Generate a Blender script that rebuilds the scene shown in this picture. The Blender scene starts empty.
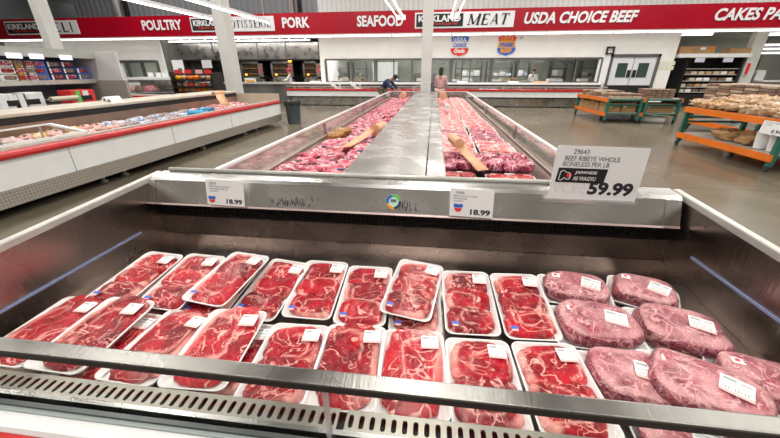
import bpy, bmesh, math, random
from mathutils import Vector, Matrix, noise, Euler

# ------------------------------------------------------------------ camera, world, lights, exposure
S = bpy.context.scene
COL = S.collection
CAM = Vector((0.0, 0.0, 1.6)); YAW = math.radians(-7.084); PIT = math.radians(-23.976); ROL = math.radians(-0.105); F = 332.93
fw = Vector((math.sin(YAW)*math.cos(PIT), math.cos(YAW)*math.cos(PIT), math.sin(PIT)))
rt = Vector((math.cos(YAW), -math.sin(YAW), 0)); up = rt.cross(fw)
rt, up = math.cos(ROL)*rt + math.sin(ROL)*up, -math.sin(ROL)*rt + math.cos(ROL)*up
cd = bpy.data.cameras.new('camera'); cam = bpy.data.objects.new('camera', cd); COL.objects.link(cam)
cam.matrix_world = Matrix(((rt.x, up.x, -fw.x, CAM.x), (rt.y, up.y, -fw.y, CAM.y), (rt.z, up.z, -fw.z, CAM.z), (0, 0, 0, 1)))
cd.sensor_width = 36; cd.lens = F*36/780; cd.clip_start = 0.02; cd.clip_end = 200
S.camera = cam
S.view_settings.view_transform = 'Standard'; S.view_settings.look = 'None'; S.view_settings.gamma = 1
S.view_settings.use_curve_mapping = False
S.view_settings.exposure = 0.3
w = bpy.data.worlds.new('world'); S.world = w; w.use_nodes = True
w.node_tree.nodes['Background'].inputs[0].default_value = (0.8, 0.85, 0.9, 1); w.node_tree.nodes['Background'].inputs[1].default_value = 0.25
def area(name, loc, sx, sy, power, color=(1, .97, .92), rot=(0, 0, 0)):
    l = bpy.data.lights.new(name, 'AREA'); l.shape = 'RECTANGLE'; l.size = sx; l.size_y = sy; l.energy = power; l.color = color
    o = bpy.data.objects.new(name, l); COL.objects.link(o); o.location = loc; o.rotation_euler = rot
    return o
for ix, x in enumerate((-14, -7, 0, 7, 14)):
    for iy, y in enumerate((-4, 3, 9.5, 15)):
        area('ceiling_lamp_light', (x, y, 8.0), 1.2, 4.5, 320 if iy == 3 else 210)
area('case_fill_light', (-.15, -.6, 4.8), 3.4, .6, 45, (1, .98, .95))  # added fill over the case from just behind the camera, no fixture there
area('prep_room_fill', (0, 20.3, 3.1), 12, .8, 270, (1, 1, .97))  # added light for the interior behind the prep windows
area('deli_room_fill', (-18, 21, 3.1), 5, .8, 160, (1, 1, .97))  # added to brighten the interior behind the small deli window
area('bakery_light', (14, 22, 3.3), 8, .8, 200, (1, 1, .95))
area('oven_room_light', (-10, 19.2, 3.1), 8, .4, 90, (1, .95, .9))
for y in (26, 36):
    for x in (-22, -10, 4): area('warehouse_lamp_light', (x, y, 8.0), 2, 6, 350)

# ------------------------------------------------------------------ helpers
def ray(px, py):
    return (rt*((px-390)/F) - up*((py-219)/F) + fw)
def at(px, py, X=None, Y=None, Z=None):
    d = ray(px, py)
    t = (X-CAM.x)/d.x if X is not None else (Y-CAM.y)/d.y if Y is not None else (Z-CAM.z)/d.z
    return CAM + d*t
OFF = {}
def tag(o, label=None, cat=None, group=None, kind=None):
    if label: o['label'] = label
    if cat: o['category'] = cat
    if group: o['group'] = group
    if kind: o['kind'] = kind
    return o
def thing(name, label, cat, loc=(0, 0, 0), rot=(0, 0, 0), group=None, kind=None):
    o = bpy.data.objects.new(name, None); COL.objects.link(o); o.location = loc; o.rotation_euler = rot
    o.empty_display_size = .1
    OFF[o.name] = Vector(loc)
    return tag(o, label, cat, group, kind)
class B:
    def __init__(s): s.v = []; s.f = []; s.att = []
    def add(s, vs, fs):
        n = len(s.v); s.v += [Vector(p) for p in vs]; s.f += [tuple(i+n for i in f) for f in fs]; return s
    def box(s, x0, x1, y0, y1, z0, z1, M=None):
        vs = [Vector((x, y, z)) for z in (z0, z1) for y in (y0, y1) for x in (x0, x1)]
        if M: vs = [M @ p for p in vs]
        return s.add(vs, [(0, 2, 3, 1), (4, 5, 7, 6), (0, 1, 5, 4), (2, 6, 7, 3), (0, 4, 6, 2), (1, 3, 7, 5)])
    def bar(s, a, b, w, h):           # box along a-b, w horizontal, h the other way
        a, b = Vector(a), Vector(b); d = (b-a).normalized()
        u = Vector((0, 0, 1)) if abs(d.z) < .95 else Vector((0, 1, 0))
        p = d.cross(u).normalized()*w/2; q = p.cross(d).normalized()*h/2
        return s.add([a-p-q, a+p-q, a+p+q, a-p+q, b-p-q, b+p-q, b+p+q, b-p+q], [(0, 1, 2, 3), (7, 6, 5, 4), (0, 4, 5, 1), (1, 5, 6, 2), (2, 6, 7, 3), (3, 7, 4, 0)])
    def prism(s, prof, axis, a, b):    # profile of 2D points: axis 'x' -> (y,z), 'y' -> (x,z), 'z' -> (x,y)
        def P(p, t): return {'x': (t, p[0], p[1]), 'y': (p[0], t, p[1]), 'z': (p[0], p[1], t)}[axis]
        n = len(prof)
        return s.add([P(p, a) for p in prof]+[P(p, b) for p in prof],
                     [tuple(range(n)), tuple(range(2*n-1, n-1, -1))]+[(i, i+n, (i+1) % n+n, (i+1) % n) for i in range(n)])
    def tube(s, pts, r, n=8, r1=None):
        pts = [Vector(p) for p in pts]; rings = []
        for i, p in enumerate(pts):
            d = (pts[min(i+1, len(pts)-1)]-pts[max(i-1, 0)]).normalized()
            u = Vector((0, 0, 1)) if abs(d.z) < .9 else Vector((1, 0, 0))
            a = d.cross(u).normalized(); b = a.cross(d)
            rr = r if r1 is None else r+(r1-r)*i/(len(pts)-1)
            rings += [p+(a*math.cos(t*2*math.pi/n)+b*math.sin(t*2*math.pi/n))*rr for t in range(n)]
        k = len(pts)
        fs = [(i*n+j, i*n+(j+1) % n, (i+1)*n+(j+1) % n, (i+1)*n+j) for i in range(k-1) for j in range(n)]
        fs += [tuple(range(n-1, -1, -1)), tuple(range((k-1)*n, k*n))]
        return s.add(rings, fs)
    def grid(s, fn, nu, nv):
        vs = [fn(i/nu, j/nv) for j in range(nv+1) for i in range(nu+1)]
        return s.add(vs, [(j*(nu+1)+i, j*(nu+1)+i+1, (j+1)*(nu+1)+i+1, (j+1)*(nu+1)+i) for j in range(nv) for i in range(nu)])
    def blob(s, c, rx, ry, rz, n=16, m=10, e=.6, amp=.08, seed=0, M=None):
        c = Vector(c); vs = []
        def pw(t): return math.copysign(abs(t)**e, t)
        for j in range(m+1):
            ph = -math.pi/2+math.pi*j/m
            for i in range(n):
                th = 2*math.pi*i/n
                p = Vector((pw(math.cos(th))*pw(math.cos(ph)), pw(math.sin(th))*pw(math.cos(ph)), pw(math.sin(ph))))
                k = 1+amp*noise.noise(p*2.3+Vector((seed*7.1, seed*3.3, 0)))
                p = Vector((p.x*rx*k, p.y*ry*k, p.z*rz*k))
                if M: p = M @ p
                vs.append(c+p)
        fs = [(j*n+i, j*n+(i+1) % n, (j+1)*n+(i+1) % n, (j+1)*n+i) for j in range(m) for i in range(n)]
        return s.add(vs, fs)
    def build(s, name, mat, parent=None, smooth=False, bevel=0, seg=2, local=False):
        vs = s.v
        loc = None
        if parent is not None and not local:
            o_ = OFF.get(parent.name, Vector((0, 0, 0))); vs = [p-o_ for p in vs]
        elif parent is None:
            x = [p.x for p in vs]; y = [p.y for p in vs]; z = [p.z for p in vs]
            loc = Vector(((min(x)+max(x))/2, (min(y)+max(y))/2, min(z))); vs = [p-loc for p in vs]
        me = bpy.data.meshes.new(name); me.from_pydata([tuple(p) for p in vs], [], s.f); me.update()
        o = bpy.data.objects.new(name, me); COL.objects.link(o)
        if mat: me.materials.append(mat)
        if parent is not None:
            o.parent = parent; OFF[o.name] = OFF.get(parent.name, Vector((0, 0, 0)))
        else: o.location = loc; OFF[o.name] = loc
        if smooth:
            for p in me.polygons: p.use_smooth = True
        if bevel:
            b = o.modifiers.new('bevel', 'BEVEL'); b.width = bevel; b.segments = seg; b.limit_method = 'ANGLE'
        return o
def struct(o): o['kind'] = 'structure'; return o
def copy_tree(o, parent=None):
    c = o.copy(); COL.objects.link(c); c.parent = parent
    OFF[c.name] = OFF.get(o.name, Vector((0, 0, 0)))
    for ch in list(o.children): copy_tree(ch, c)
    return c
_txt = {}
def text(name, s_, mat, parent, org, ux, uy, width, height, bold=0.0, shear=0.0, depth=.004, local=False):
    """flat lettering: org = lower-left corner, ux/uy = unit directions, fitted to width x height"""
    key = (s_, bold, shear)
    if key not in _txt:
        cu = bpy.data.curves.new('lettering', 'FONT'); cu.body = s_; cu.offset = bold; cu.shear = shear; cu.resolution_u = 3
        to = bpy.data.objects.new('lettering', cu); COL.objects.link(to)
        bpy.context.view_layer.update()
        me = bpy.data.meshes.new_from_object(to.evaluated_get(bpy.context.evaluated_depsgraph_get()))
        vs = [v.co.copy() for v in me.vertices]; fs = [tuple(p.vertices) for p in me.polygons]
        bpy.data.objects.remove(to); bpy.data.curves.remove(cu); bpy.data.meshes.remove(me)
        x0 = min(v.x for v in vs); x1 = max(v.x for v in vs); y0 = min(v.y for v in vs); y1 = max(v.y for v in vs)
        _txt[key] = ([((v.x-x0)/(x1-x0), (v.y-y0)/(y1-y0)) for v in vs], fs)
    q, fs = _txt[key]; org, ux, uy = Vector(org), Vector(ux), Vector(uy); nn = ux.cross(uy)
    b = B(); b.add([org+ux*(a*width)+uy*(c*height)+nn*depth for a, c in q], fs)
    return b.build(name, mat, parent, local=local)

# ------------------------------------------------------------------ materials
def nt(name):
    m = bpy.data.materials.new(name); m.use_nodes = True; n = m.node_tree
    return m, n, n.nodes['Principled BSDF']
def N(n, t, **k):
    o = n.nodes.new(t)
    for a, b in k.items():
        if a.startswith('i_'): o.inputs[a[2:].replace('_', ' ')].default_value = b
        else: setattr(o, a, b)
    return o
def ramp(n, src, stops):
    r = n.nodes.new('ShaderNodeValToRGB'); e = r.color_ramp.elements
    while len(e) < len(stops): e.new(.5)
    for x, (p, c) in zip(e, stops): x.position = p; x.color = (c[0], c[1], c[2], 1) if not isinstance(c, (int, float)) else (c, c, c, 1)
    n.links.new(src, r.inputs[0]); return r.outputs[0]
def M_(name, col, rough=.5, metal=0., var=0., scale=6., bump=0., spec=.5, col2=None, stretch=(1, 1, 1), emit=0, coat=0, detail=4):
    m, n, p = nt(name)
    p.inputs['Roughness'].default_value = rough; p.inputs['Metallic'].default_value = metal; p.inputs['Specular IOR Level'].default_value = spec
    if coat: p.inputs['Coat Weight'].default_value = coat; p.inputs['Coat Roughness'].default_value = .08
    if emit: p.inputs['Emission Color'].default_value = (*col, 1); p.inputs['Emission Strength'].default_value = emit
    p.inputs['Base Color'].default_value = (*col, 1)
    tc = N(n, 'ShaderNodeTexCoord'); mp = N(n, 'ShaderNodeMapping'); mp.inputs['Scale'].default_value = stretch
    n.links.new(tc.outputs['Object'], mp.inputs[0])
    tx = N(n, 'ShaderNodeTexNoise'); tx.inputs['Scale'].default_value = scale; tx.inputs['Detail'].default_value = detail
    n.links.new(mp.outputs[0], tx.inputs[0])
    c2 = col2 or tuple(c*(1-var) for c in col)
    cr = ramp(n, tx.outputs[0], [(.35, c2), (.65, col)]); n.links.new(cr, p.inputs['Base Color'])
    if bump:
        b = N(n, 'ShaderNodeBump'); b.inputs['Strength'].default_value = bump; b.inputs['Distance'].default_value = .01
        n.links.new(tx.outputs[0], b.inputs['Height']); n.links.new(b.outputs[0], p.inputs['Normal'])
    return m
def steel(name, col=(.56, .55, .53), rough=.27, stretch=(2, 2, 40), bump=.06, smudge=.35):
    m, n, p = nt(name); p.inputs['Metallic'].default_value = 1
    tc = N(n, 'ShaderNodeTexCoord'); mp = N(n, 'ShaderNodeMapping'); mp.inputs['Scale'].default_value = stretch
    n.links.new(tc.outputs['Object'], mp.inputs[0])
    tx = N(n, 'ShaderNodeTexNoise'); tx.inputs['Scale'].default_value = 7; n.links.new(mp.outputs[0], tx.inputs[0])
    t2 = N(n, 'ShaderNodeTexNoise'); t2.inputs['Scale'].default_value = 3.2; t2.inputs['Detail'].default_value = 3; t2.inputs['Distortion'].default_value = .1
    n.links.new(tc.outputs['Object'], t2.inputs[0])
    r = N(n, 'ShaderNodeMapRange'); r.inputs['From Min'].default_value = .3; r.inputs['From Max'].default_value = .7
    r.inputs['To Min'].default_value = rough*(1-smudge); r.inputs['To Max'].default_value = rough*(1+smudge)
    n.links.new(t2.outputs[0], r.inputs[0]); n.links.new(r.outputs[0], p.inputs['Roughness'])
    n.links.new(ramp(n, t2.outputs[0], [(.3, tuple(c*.85 for c in col)), (.7, col)]), p.inputs['Base Color'])
    b = N(n, 'ShaderNodeBump'); b.inputs['Strength'].default_value = bump; b.inputs['Distance'].default_value = .01
    n.links.new(tx.outputs[0], b.inputs['Height']); n.links.new(b.outputs[0], p.inputs['Normal'])
    return m
def clear(name, fac=.08, rough=.05, tint=(1, 1, 1), bump=0., scale=30., haze=0., fres=.5):
    m, n, p = nt(name); n.nodes.remove(p); out = n.nodes['Material Output']
    t = N(n, 'ShaderNodeBsdfTransparent'); t.inputs[0].default_value = (*tint, 1)
    g = N(n, 'ShaderNodeBsdfGlossy'); g.inputs['Roughness'].default_value = rough; g.inputs[0].default_value = (1, 1, 1, 1)
    f = N(n, 'ShaderNodeFresnel'); f.inputs[0].default_value = 1.45
    a = N(n, 'ShaderNodeMath', operation='MULTIPLY_ADD'); a.inputs[1].default_value = fres; a.inputs[2].default_value = fac
    n.links.new(f.outputs[0], a.inputs[0])
    if bump:
        tc = N(n, 'ShaderNodeTexCoord'); tx = N(n, 'ShaderNodeTexNoise'); tx.inputs['Scale'].default_value = scale; tx.inputs['Distortion'].default_value = 1.2
        n.links.new(tc.outputs['Object'], tx.inputs[0])
        b = N(n, 'ShaderNodeBump'); b.inputs['Strength'].default_value = bump; b.inputs['Distance'].default_value = .01
        n.links.new(tx.outputs[0], b.inputs['Height']); n.links.new(b.outputs[0], g.inputs['Normal']); n.links.new(b.outputs[0], f.inputs['Normal'])
    mx = N(n, 'ShaderNodeMixShader'); n.links.new(a.outputs[0], mx.inputs[0]); n.links.new(t.outputs[0], mx.inputs[1]); n.links.new(g.outputs[0], mx.inputs[2])
    last = mx
    if haze:
        d = N(n, 'ShaderNodeBsdfDiffuse'); d.inputs[0].default_value = (.9, .9, .9, 1); m2 = N(n, 'ShaderNodeMixShader'); m2.inputs[0].default_value = haze
        n.links.new(mx.outputs[0], m2.inputs[1]); n.links.new(d.outputs[0], m2.inputs[2]); last = m2
    n.links.new(last.outputs[0], out.inputs[0]); return m
def meat(name, deep, bright, fat, sc=11., veins=.5, seam=.5, spots=None, rough=.3, bump=.6, coat=.05):
    """muscle colour with fat seams and fine marbling; 'fat' vertex attribute = the trimmed fat rim"""
    m, n, p = nt(name); p.inputs['Roughness'].default_value = rough; p.inputs['Coat Weight'].default_value = coat; p.inputs['Coat Roughness'].default_value = .12; p.inputs['Specular IOR Level'].default_value = .22
    tc = N(n, 'ShaderNodeTexCoord'); oi = N(n, 'ShaderNodeObjectInfo')
    mul = N(n, 'ShaderNodeVectorMath', operation='SCALE'); mul.inputs[0].default_value = (13, 7, 5); n.links.new(oi.outputs['Random'], mul.inputs['Scale'])
    add = N(n, 'ShaderNodeVectorMath', operation='ADD'); n.links.new(tc.outputs['Object'], add.inputs[0]); n.links.new(mul.outputs[0], add.inputs[1])
    def nz(scale, det, dist):
        t = N(n, 'ShaderNodeTexNoise'); t.inputs['Scale'].default_value = scale; t.inputs['Detail'].default_value = det; t.inputs['Distortion'].default_value = dist
        n.links.new(add.outputs[0], t.inputs[0]); return t.outputs[0]
    base = ramp(n, nz(sc*1.1, 5, .6), [(.34, deep), (.62, bright)])
    v1 = ramp(n, nz(sc*.75, 2.5, 1.1), [(.5-.035*seam, 0), (.5-.012*seam, 1), (.5+.012*seam, 1), (.5+.04*seam, 0)])
    v2 = ramp(n, nz(sc*4.2, 4, 1.4), [(.5-.03*veins, 0), (.5, .75), (.5+.03*veins, 0), (1, 0)])
    v3 = ramp(n, nz(sc*1.7, 3, .9), [(.68-.05*seam, 0), (.76-.05*seam, 1)])
    at_ = N(n, 'ShaderNodeAttribute'); at_.attribute_name = 'fat'
    def mx(a, b):
        k = N(n, 'ShaderNodeMath', operation='MAXIMUM'); n.links.new(a, k.inputs[0]); n.links.new(b, k.inputs[1]); return k.outputs[0]
    fac = mx(mx(v1, v2), mx(v3, at_.outputs['Fac']))
    mix = N(n, 'ShaderNodeMixRGB'); n.links.new(fac, mix.inputs[0]); n.links.new(base, mix.inputs[1])
    fatc = ramp(n, nz(sc*3, 4, .3), [(.35, tuple(c*.85 for c in fat)), (.6, fat)])
    n.links.new(fatc, mix.inputs[2]); n.links.new(mix.outputs[0], p.inputs['Base Color'])
    b = N(n, 'ShaderNodeBump'); b.inputs['Strength'].default_value = bump; b.inputs['Distance'].default_value = .006
    n.links.new(nz(sc*3, 4, .8), b.inputs['Height']); n.links.new(b.outputs[0], p.inputs['Normal'])
    return m
MAT = dict(
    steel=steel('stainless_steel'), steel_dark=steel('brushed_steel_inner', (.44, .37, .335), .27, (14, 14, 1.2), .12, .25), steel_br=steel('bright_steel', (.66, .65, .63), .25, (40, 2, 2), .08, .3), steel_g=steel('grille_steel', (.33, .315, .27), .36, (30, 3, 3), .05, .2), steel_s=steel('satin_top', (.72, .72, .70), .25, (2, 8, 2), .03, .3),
    steel_w=steel('worn_steel_top', (.54, .53, .51), .30, (2, 30, 2), .05, .2), wsteel=M_('pale_metal_trim', (.60, .585, .54), .35, .35, .15, 9),
    white=M_('white_enamel', (.82, .83, .82), .35, 0, .05, 3), foam=M_('white_foam', (.86, .84, .82), .55, 0, .04, 30), red=M_('red_bumper', (.62, .01, .012), .3, 0, .25, 5, coat=.3),
    banner=M_('crimson_banner', (.37, .002, .016), .28, 0, .15, .6, spec=.4), black=M_('black_plastic', (.012, .012, .012), .5, 0, .3, 8), slot=M_('dark_gap', (.006, .006, .006), .8),
    letter=M_('silver_lettering', (.72, .72, .74), .4), wall=M_('white_wall_panel', (.88, .87, .84), .6, 0, .06, 1.5), dwall=M_('grey_steel_wall', (.19, .19, .185), .45, .4, .45, 1.2, stretch=(1, 1, .15)),
    tube=M_('lit_tube', (1, .98, .92), emit=4), striplit=M_('lit_strip', (1, .99, .95), emit=2.2), pane=clear('window_glass', .03, .02), glass=clear('case_glass', .03, .03, fres=.5, haze=.03), film=clear('stretch_film', .0, .03, bump=.32, scale=24, fres=.22),
    filmb=clear('bag_film', .0, .05, bump=.7, scale=40, fres=.26), label=M_('label_paper', (.82, .83, .82), .5), ink=M_('black_ink', (.02, .02, .025), .6), pinkband=M_('pale_red_label_band', (.85, .45, .42), .5),
    blue=M_('blue_sticker', (.06, .14, .55), .4), bluel=M_('pale_blue', (.24, .28, .46), .4), redst=M_('red_sticker', (.75, .04, .04), .4), orange=M_('orange_rack_paint', (.85, .19, .01), .4, 0, .15, 4), green=M_('green_rack_paint', (.025, .16, .12), .45, 0, .2, 4),
    card=M_('cardboard', (.42, .25, .11), .8, 0, .2, 3), kraft=M_('kraft_paper', (.50, .27, .12), .7, 0, .25, 20), bread=M_('bread_crust', (.40, .20, .08), .5, 0, .5, 22, .8, col2=(.60, .40, .21)), peach=M_('peach_butcher_paper', (.78, .42, .24), .55, 0, .12, 8),
    plastic=M_('white_plastic', (.8, .8, .8), .35), tan=M_('beige_laminate', (.60, .52, .40), .5, 0, .15, 3), skin=M_('skin', (.42, .22, .14), .5, 0, .1, 20), hair=M_('dark_hair', (.015, .012, .012), .6), navy=M_('navy_cloth', (.02, .05, .14), .8, 0, .2, 20),
    khaki=M_('khaki_cloth', (.20, .18, .12), .8), pinkc=M_('pink_cloth', (.72, .42, .42), .8, 0, .15, 15), blackc=M_('black_cloth', (.015, .015, .02), .8), coatw=M_('white_coat_cloth', (.75, .76, .76), .8, 0, .08, 12), redc=M_('red_cap_cloth', (.6, .02, .04), .7),
    yellow=M_('yellow_print', (.80, .36, .01), .5), can=M_('blue_grey_bin', (.09, .13, .15), .5, 0, .2, 6), bag=M_('black_bin_liner', (.02, .02, .02), .25, bump=.6, scale=20), pillar=M_('white_painted_steel', (.70, .70, .68), .45, 0, .06, 2), rubber=M_('rubber', (.03, .03, .03), .7),
    amber=M_('amber_lamp', (1, .35, .04), emit=3), ovenglow=M_('oven_glow', (.30, .14, .05), .4, 0, .6, 8, emit=.25), teal=M_('tinted_pane', (.05, .08, .07), .1), bluecyan=M_('blue_bag', (.05, .42, .75), .25, 0, .3, 25, .8), lcd=M_('grey_display', (.12, .16, .14), .3), greenp=M_('green_ring', (.12, .55, .10), .4), ringb=M_('blue_ring', (.02, .13, .55), .4),
    ovenpane=M_('oven_pane', (.05, .035, .025), .15, 0, .5, 4), crate=M_('clear_clamshell', (.30, .20, .15), .2, 0, .6, 14), pink=M_('pink_vacuum_pack', (.78, .30, .36), .3, 0, .5, 14, .6, coat=.6, col2=(.88, .58, .58)),
)
meats = [meat('beef_a', (.15, .001, .007), (.42, .003, .016), (.82, .38, .32), 10, .3, .36),
         meat('beef_b', (.22, .002, .009), (.50, .006, .020), (.84, .42, .36), 9, .35, .45),
         meat('beef_c', (.11, .001, .006), (.34, .003, .015), (.82, .38, .33), 12, .4, .42)]
wagyu = meat('wagyu_beef', (.12, .004, .022), (.36, .045, .08), (.74, .40, .40), 17, 2.0, 1.0, rough=.35)
porkm = [meat('pork_pink', (.38, .015, .06), (.66, .08, .15), (.88, .52, .52), 9, .8, 1.5), meat('pork_magenta', (.20, .006, .04), (.42, .03, .09), (.85, .45, .48), 9, .8, 1.1), meat('rib_pale', (.46, .02, .03), (.72, .09, .10), (.90, .58, .54), 9, 1.0, 1.7)]
chick = [M_('pale_chicken_pack', (.80, .55, .45), .3, 0, .3, 16, .6, col2=(.66, .30, .27)), M_('blue_print_pack', (.75, .76, .80), .3, 0, .5, 18, .6, col2=(.10, .16, .35)), M_('dark_print_pack', (.60, .42, .36), .3, 0, .5, 20, .6, col2=(.16, .17, .24)),
         M_('golden_pack', (.78, .42, .06), .3, 0, .4, 14, .6, col2=(.80, .62, .45)), M_('white_pack', (.85, .80, .80), .3, 0, .3, 14, .6, col2=(.72, .45, .45))]
turkey = M_('brown_turkey_pack', (.50, .24, .04), .3, 0, .5, 22, .6, col2=(.22, .08, .01))

def floor_mat():
    m, n, p = nt('polished_concrete'); tc = N(n, 'ShaderNodeTexCoord')
    a = N(n, 'ShaderNodeTexNoise'); a.inputs['Scale'].default_value = .55; a.inputs['Detail'].default_value = 7; a.inputs['Distortion'].default_value = .6; n.links.new(tc.outputs['Object'], a.inputs[0])
    b = N(n, 'ShaderNodeTexNoise'); b.inputs['Scale'].default_value = 9; b.inputs['Detail'].default_value = 6; n.links.new(tc.outputs['Object'], b.inputs[0])
    c1 = ramp(n, a.outputs[0], [(.3, (.12, .10, .068)), (.5, (.16, .135, .095)), (.72, (.20, .17, .125))])
    mx = N(n, 'ShaderNodeMixRGB', blend_type='MULTIPLY'); mx.inputs[0].default_value = .35; n.links.new(c1, mx.inputs[1])
    n.links.new(ramp(n, b.outputs[0], [(.3, .8), (.6, 1.0)]), mx.inputs[2])
    br = N(n, 'ShaderNodeTexBrick'); br.inputs['Scale'].default_value = 1; br.inputs['Brick Width'].default_value = 4.6; br.inputs['Row Height'].default_value = 4.6; br.offset = 0
    br.inputs['Mortar Size'].default_value = .008; br.inputs['Color1'].default_value = br.inputs['Color2'].default_value = (1, 1, 1, 1); br.inputs['Mortar'].default_value = (.45, .42, .4, 1); n.links.new(tc.outputs['Object'], br.inputs[0])
    m2 = N(n, 'ShaderNodeMixRGB', blend_type='MULTIPLY'); m2.inputs[0].default_value = 1; n.links.new(mx.outputs[0], m2.inputs[1]); n.links.new(br.outputs[0], m2.inputs[2])
    n.links.new(m2.outputs[0], p.inputs['Base Color'])
    n.links.new(ramp(n, a.outputs[0], [(.3, .20), (.7, .28)]), p.inputs['Roughness'])
    return m
def corrugated(name, col, sc, axis='X'):
    m, n, p = nt(name); tc = N(n, 'ShaderNodeTexCoord'); wv = N(n, 'ShaderNodeTexWave'); wv.bands_direction = axis; wv.inputs['Scale'].default_value = sc; n.links.new(tc.outputs['Object'], wv.inputs[0])
    n.links.new(ramp(n, wv.outputs[0], [(0, tuple(c*.8 for c in col)), (.3, col)]), p.inputs['Base Color']); p.inputs['Roughness'].default_value = .5
    b = N(n, 'ShaderNodeBump'); b.inputs['Strength'].default_value = .6; b.inputs['Distance'].default_value = .03; n.links.new(wv.outputs[0], b.inputs['Height']); n.links.new(b.outputs[0], p.inputs['Normal'])
    return m
MAT['pale_bread'] = M_('pale_bread_bag', (.62, .46, .28), .4, 0, .4, 22, .9, col2=(.34, .18, .08), coat=.5); MAT['brown_bread'] = M_('brown_bread_bag', (.34, .16, .06), .4, 0, .5, 24, .9, col2=(.52, .34, .18), coat=.5); MAT['floor'] = floor_mat(); MAT['corr'] = corrugated('corrugated_grey', (.50, .51, .50), 1.3); MAT['corrd'] = corrugated('corrugated_dark', (.15, .16, .17), 1.0); MAT['deckc'] = corrugated('ceiling_deck', (.42, .43, .44), 1.2, 'Y')

def ORD(k):
    return ['first', 'second', 'third', 'fourth', 'fifth', 'sixth', 'seventh', 'eighth', 'ninth', 'tenth', 'eleventh', 'twelfth', 'thirteenth', 'fourteenth', 'fifteenth', 'sixteenth', 'seventeenth', 'eighteenth', 'nineteenth', 'twentieth', 'twenty-first', 'twenty-second', 'twenty-third', 'twenty-fourth', 'twenty-fifth', 'twenty-sixth', 'twenty-seventh', 'twenty-eighth', 'twenty-ninth', 'thirtieth'][min(k, 29)]
# ------------------------------------------------------------------ the building
struct(B().box(-34, 26, -8, 46, -.2, 0).build('floor', MAT['floor']))
struct(B().box(-34, 26, -8, 46, 8.8, 9.0).build('ceiling', MAT['deckc']))
struct(B().box(-34.2, -34, -8, 46, 0, 8.8).build('wall_left', MAT['corrd']))
struct(B().box(26, 26.2, -8, 46, 0, 8.8).build('wall_right', MAT['wall']))
struct(B().box(-34, 26, 46, 46.2, 0, 8.8).build('wall_back', MAT['corrd']))
struct(B().box(-34, 26, -8.2, -8, 0, 8.8).build('wall_front', M_('patchy_reflected_wall', (.55, .52, .47), .7, 0, 0, .5, col2=(.03, .03, .035), stretch=(1.6, 1, .5), detail=3)))  # unseen wall; bright and dark patches added to vary the steel reflections
# roof joists, one truss each
for k in range(12):
    y = 20.5+k*2.1
    b = B(); b.bar((-34, y, 8.55), (26, y, 8.55), .12, .12); b.bar((-34, y, 7.75), (26, y, 7.75), .12, .10)
    for i in range(40): x = -34+i*1.5; b.bar((x, y, 7.78), (x+.75, y, 8.52), .05, .05); b.bar((x+.75, y, 8.52), (x+1.5, y, 7.78), .05, .05)
    if y < 45.5:
        struct(b.build('trim_%d' % (k+1), MAT['dwall']))
for y in (26, 33, 40):
    for x in (-33.0, -29, -25, -21, -17):
        o = B().box(x-.35, x+.35, y-.7, y+.7, 7.42, 7.5).build('warehouse_ceiling_light', MAT['striplit'])
        tag(o, 'bright warehouse light hanging under the far roof joists', 'light', 'far warehouse ceiling lights')
# the shop front of the meat department
YW = 18.6
WT, WB = 2.15, 1.07
xs = lambda px, Y=YW, py=60: at(px, py, Y=Y).x
b = B(); b.box(-24.5, xs(163), YW, YW+.15, WT, 3.3); b.box(-24.5, xs(163), YW, YW+.15, 0, WB); b.box(-24.5, xs(120), YW, YW+.15, WB, WT); b.box(xs(158), xs(163), YW, YW+.15, WB, WT)
struct(b.build('wall_deli', MAT['wall']))
X0, X1 = xs(326), xs(600)
XR = xs(674)
b = B(); b.box(xs(320), XR, YW, YW+.15, WT+.02, 3.3); b.box(xs(320), X0, YW, YW+.15, 0, WT+.02); b.box(X0, X1, YW, YW+.15, 0, WB); b.box(X1, xs(612), YW, YW+.15, 0, WT+.02); b.box(xs(657), XR, YW, YW+.15, 0, WT+.02)
struct(b.build('wall_meat', MAT['wall']))
b = B(); b.box(-24.5, 17.5, 19.0, 19.15, 3.25, 4.1); struct(b.build('wall_header', MAT['wall']))
# upper corrugated wall above the banner
struct(B().box(xs(82), xs(318), 19.2, 19.4, 3.3, 8.8).build('wall_upper_left', MAT['corrd']))
struct(B().box(xs(318), 22, 19.2, 19.4, 3.3, 8.8).build('wall_upper_right', MAT['corr']))
struct(B().box(-24.5, 17.5, 19.15, 24, 3.25, 3.4).build('ceiling_soffit', MAT['wall']))
struct(B().box(-24.5, XR, 24, 24.15, 0, 3.25).build('wall_prep_back', M_('prep_room_wall', (.50, .55, .47), .6, 0, .2, 1)))
struct(B().box(XR, 26, 24, 24.15, 0, 3.25).build('wall_bakery_back', M_('bakery_wall', (.55, .57, .50), .6, 0, .12, 1)))
struct(B().box(XR-.1, XR+.05, 18.75, 24, 0, 3.25).build('wall_bakery_side', MAT['wall']))
struct(B().box(xs(320)-.05, xs(320)+.12, 18.75, 24, 0, 3.25).build('wall_oven_side', MAT['wall']))
struct(B().box(xs(163)-.02, xs(163)+.05, 18.75, 24, 0, 3.25).build('wall_deli_side', MAT['dwall']))
# vertical pipes on the upper wall
for px, r, mt_, lb in ((117, .16, 'corr', 'wide pale vent duct on the dark upper wall above POULTRY'), (291, .12, 'wsteel', 'shiny silver pipe running up the wall above PORK'), (299, .09, 'black', 'black conduit beside the silver pipe above PORK'), (125, .12, 'black', 'black pipe beside the pale duct above POULTRY')):
    o = B().tube([(xs(px, 19.0, 8), 19.05, 3.9), (xs(px, 19.0, 8), 19.05, 8.8)], r, 12).build('wall_pipe', MAT[mt_], smooth=True); tag(o, lb, 'pipe')
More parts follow.
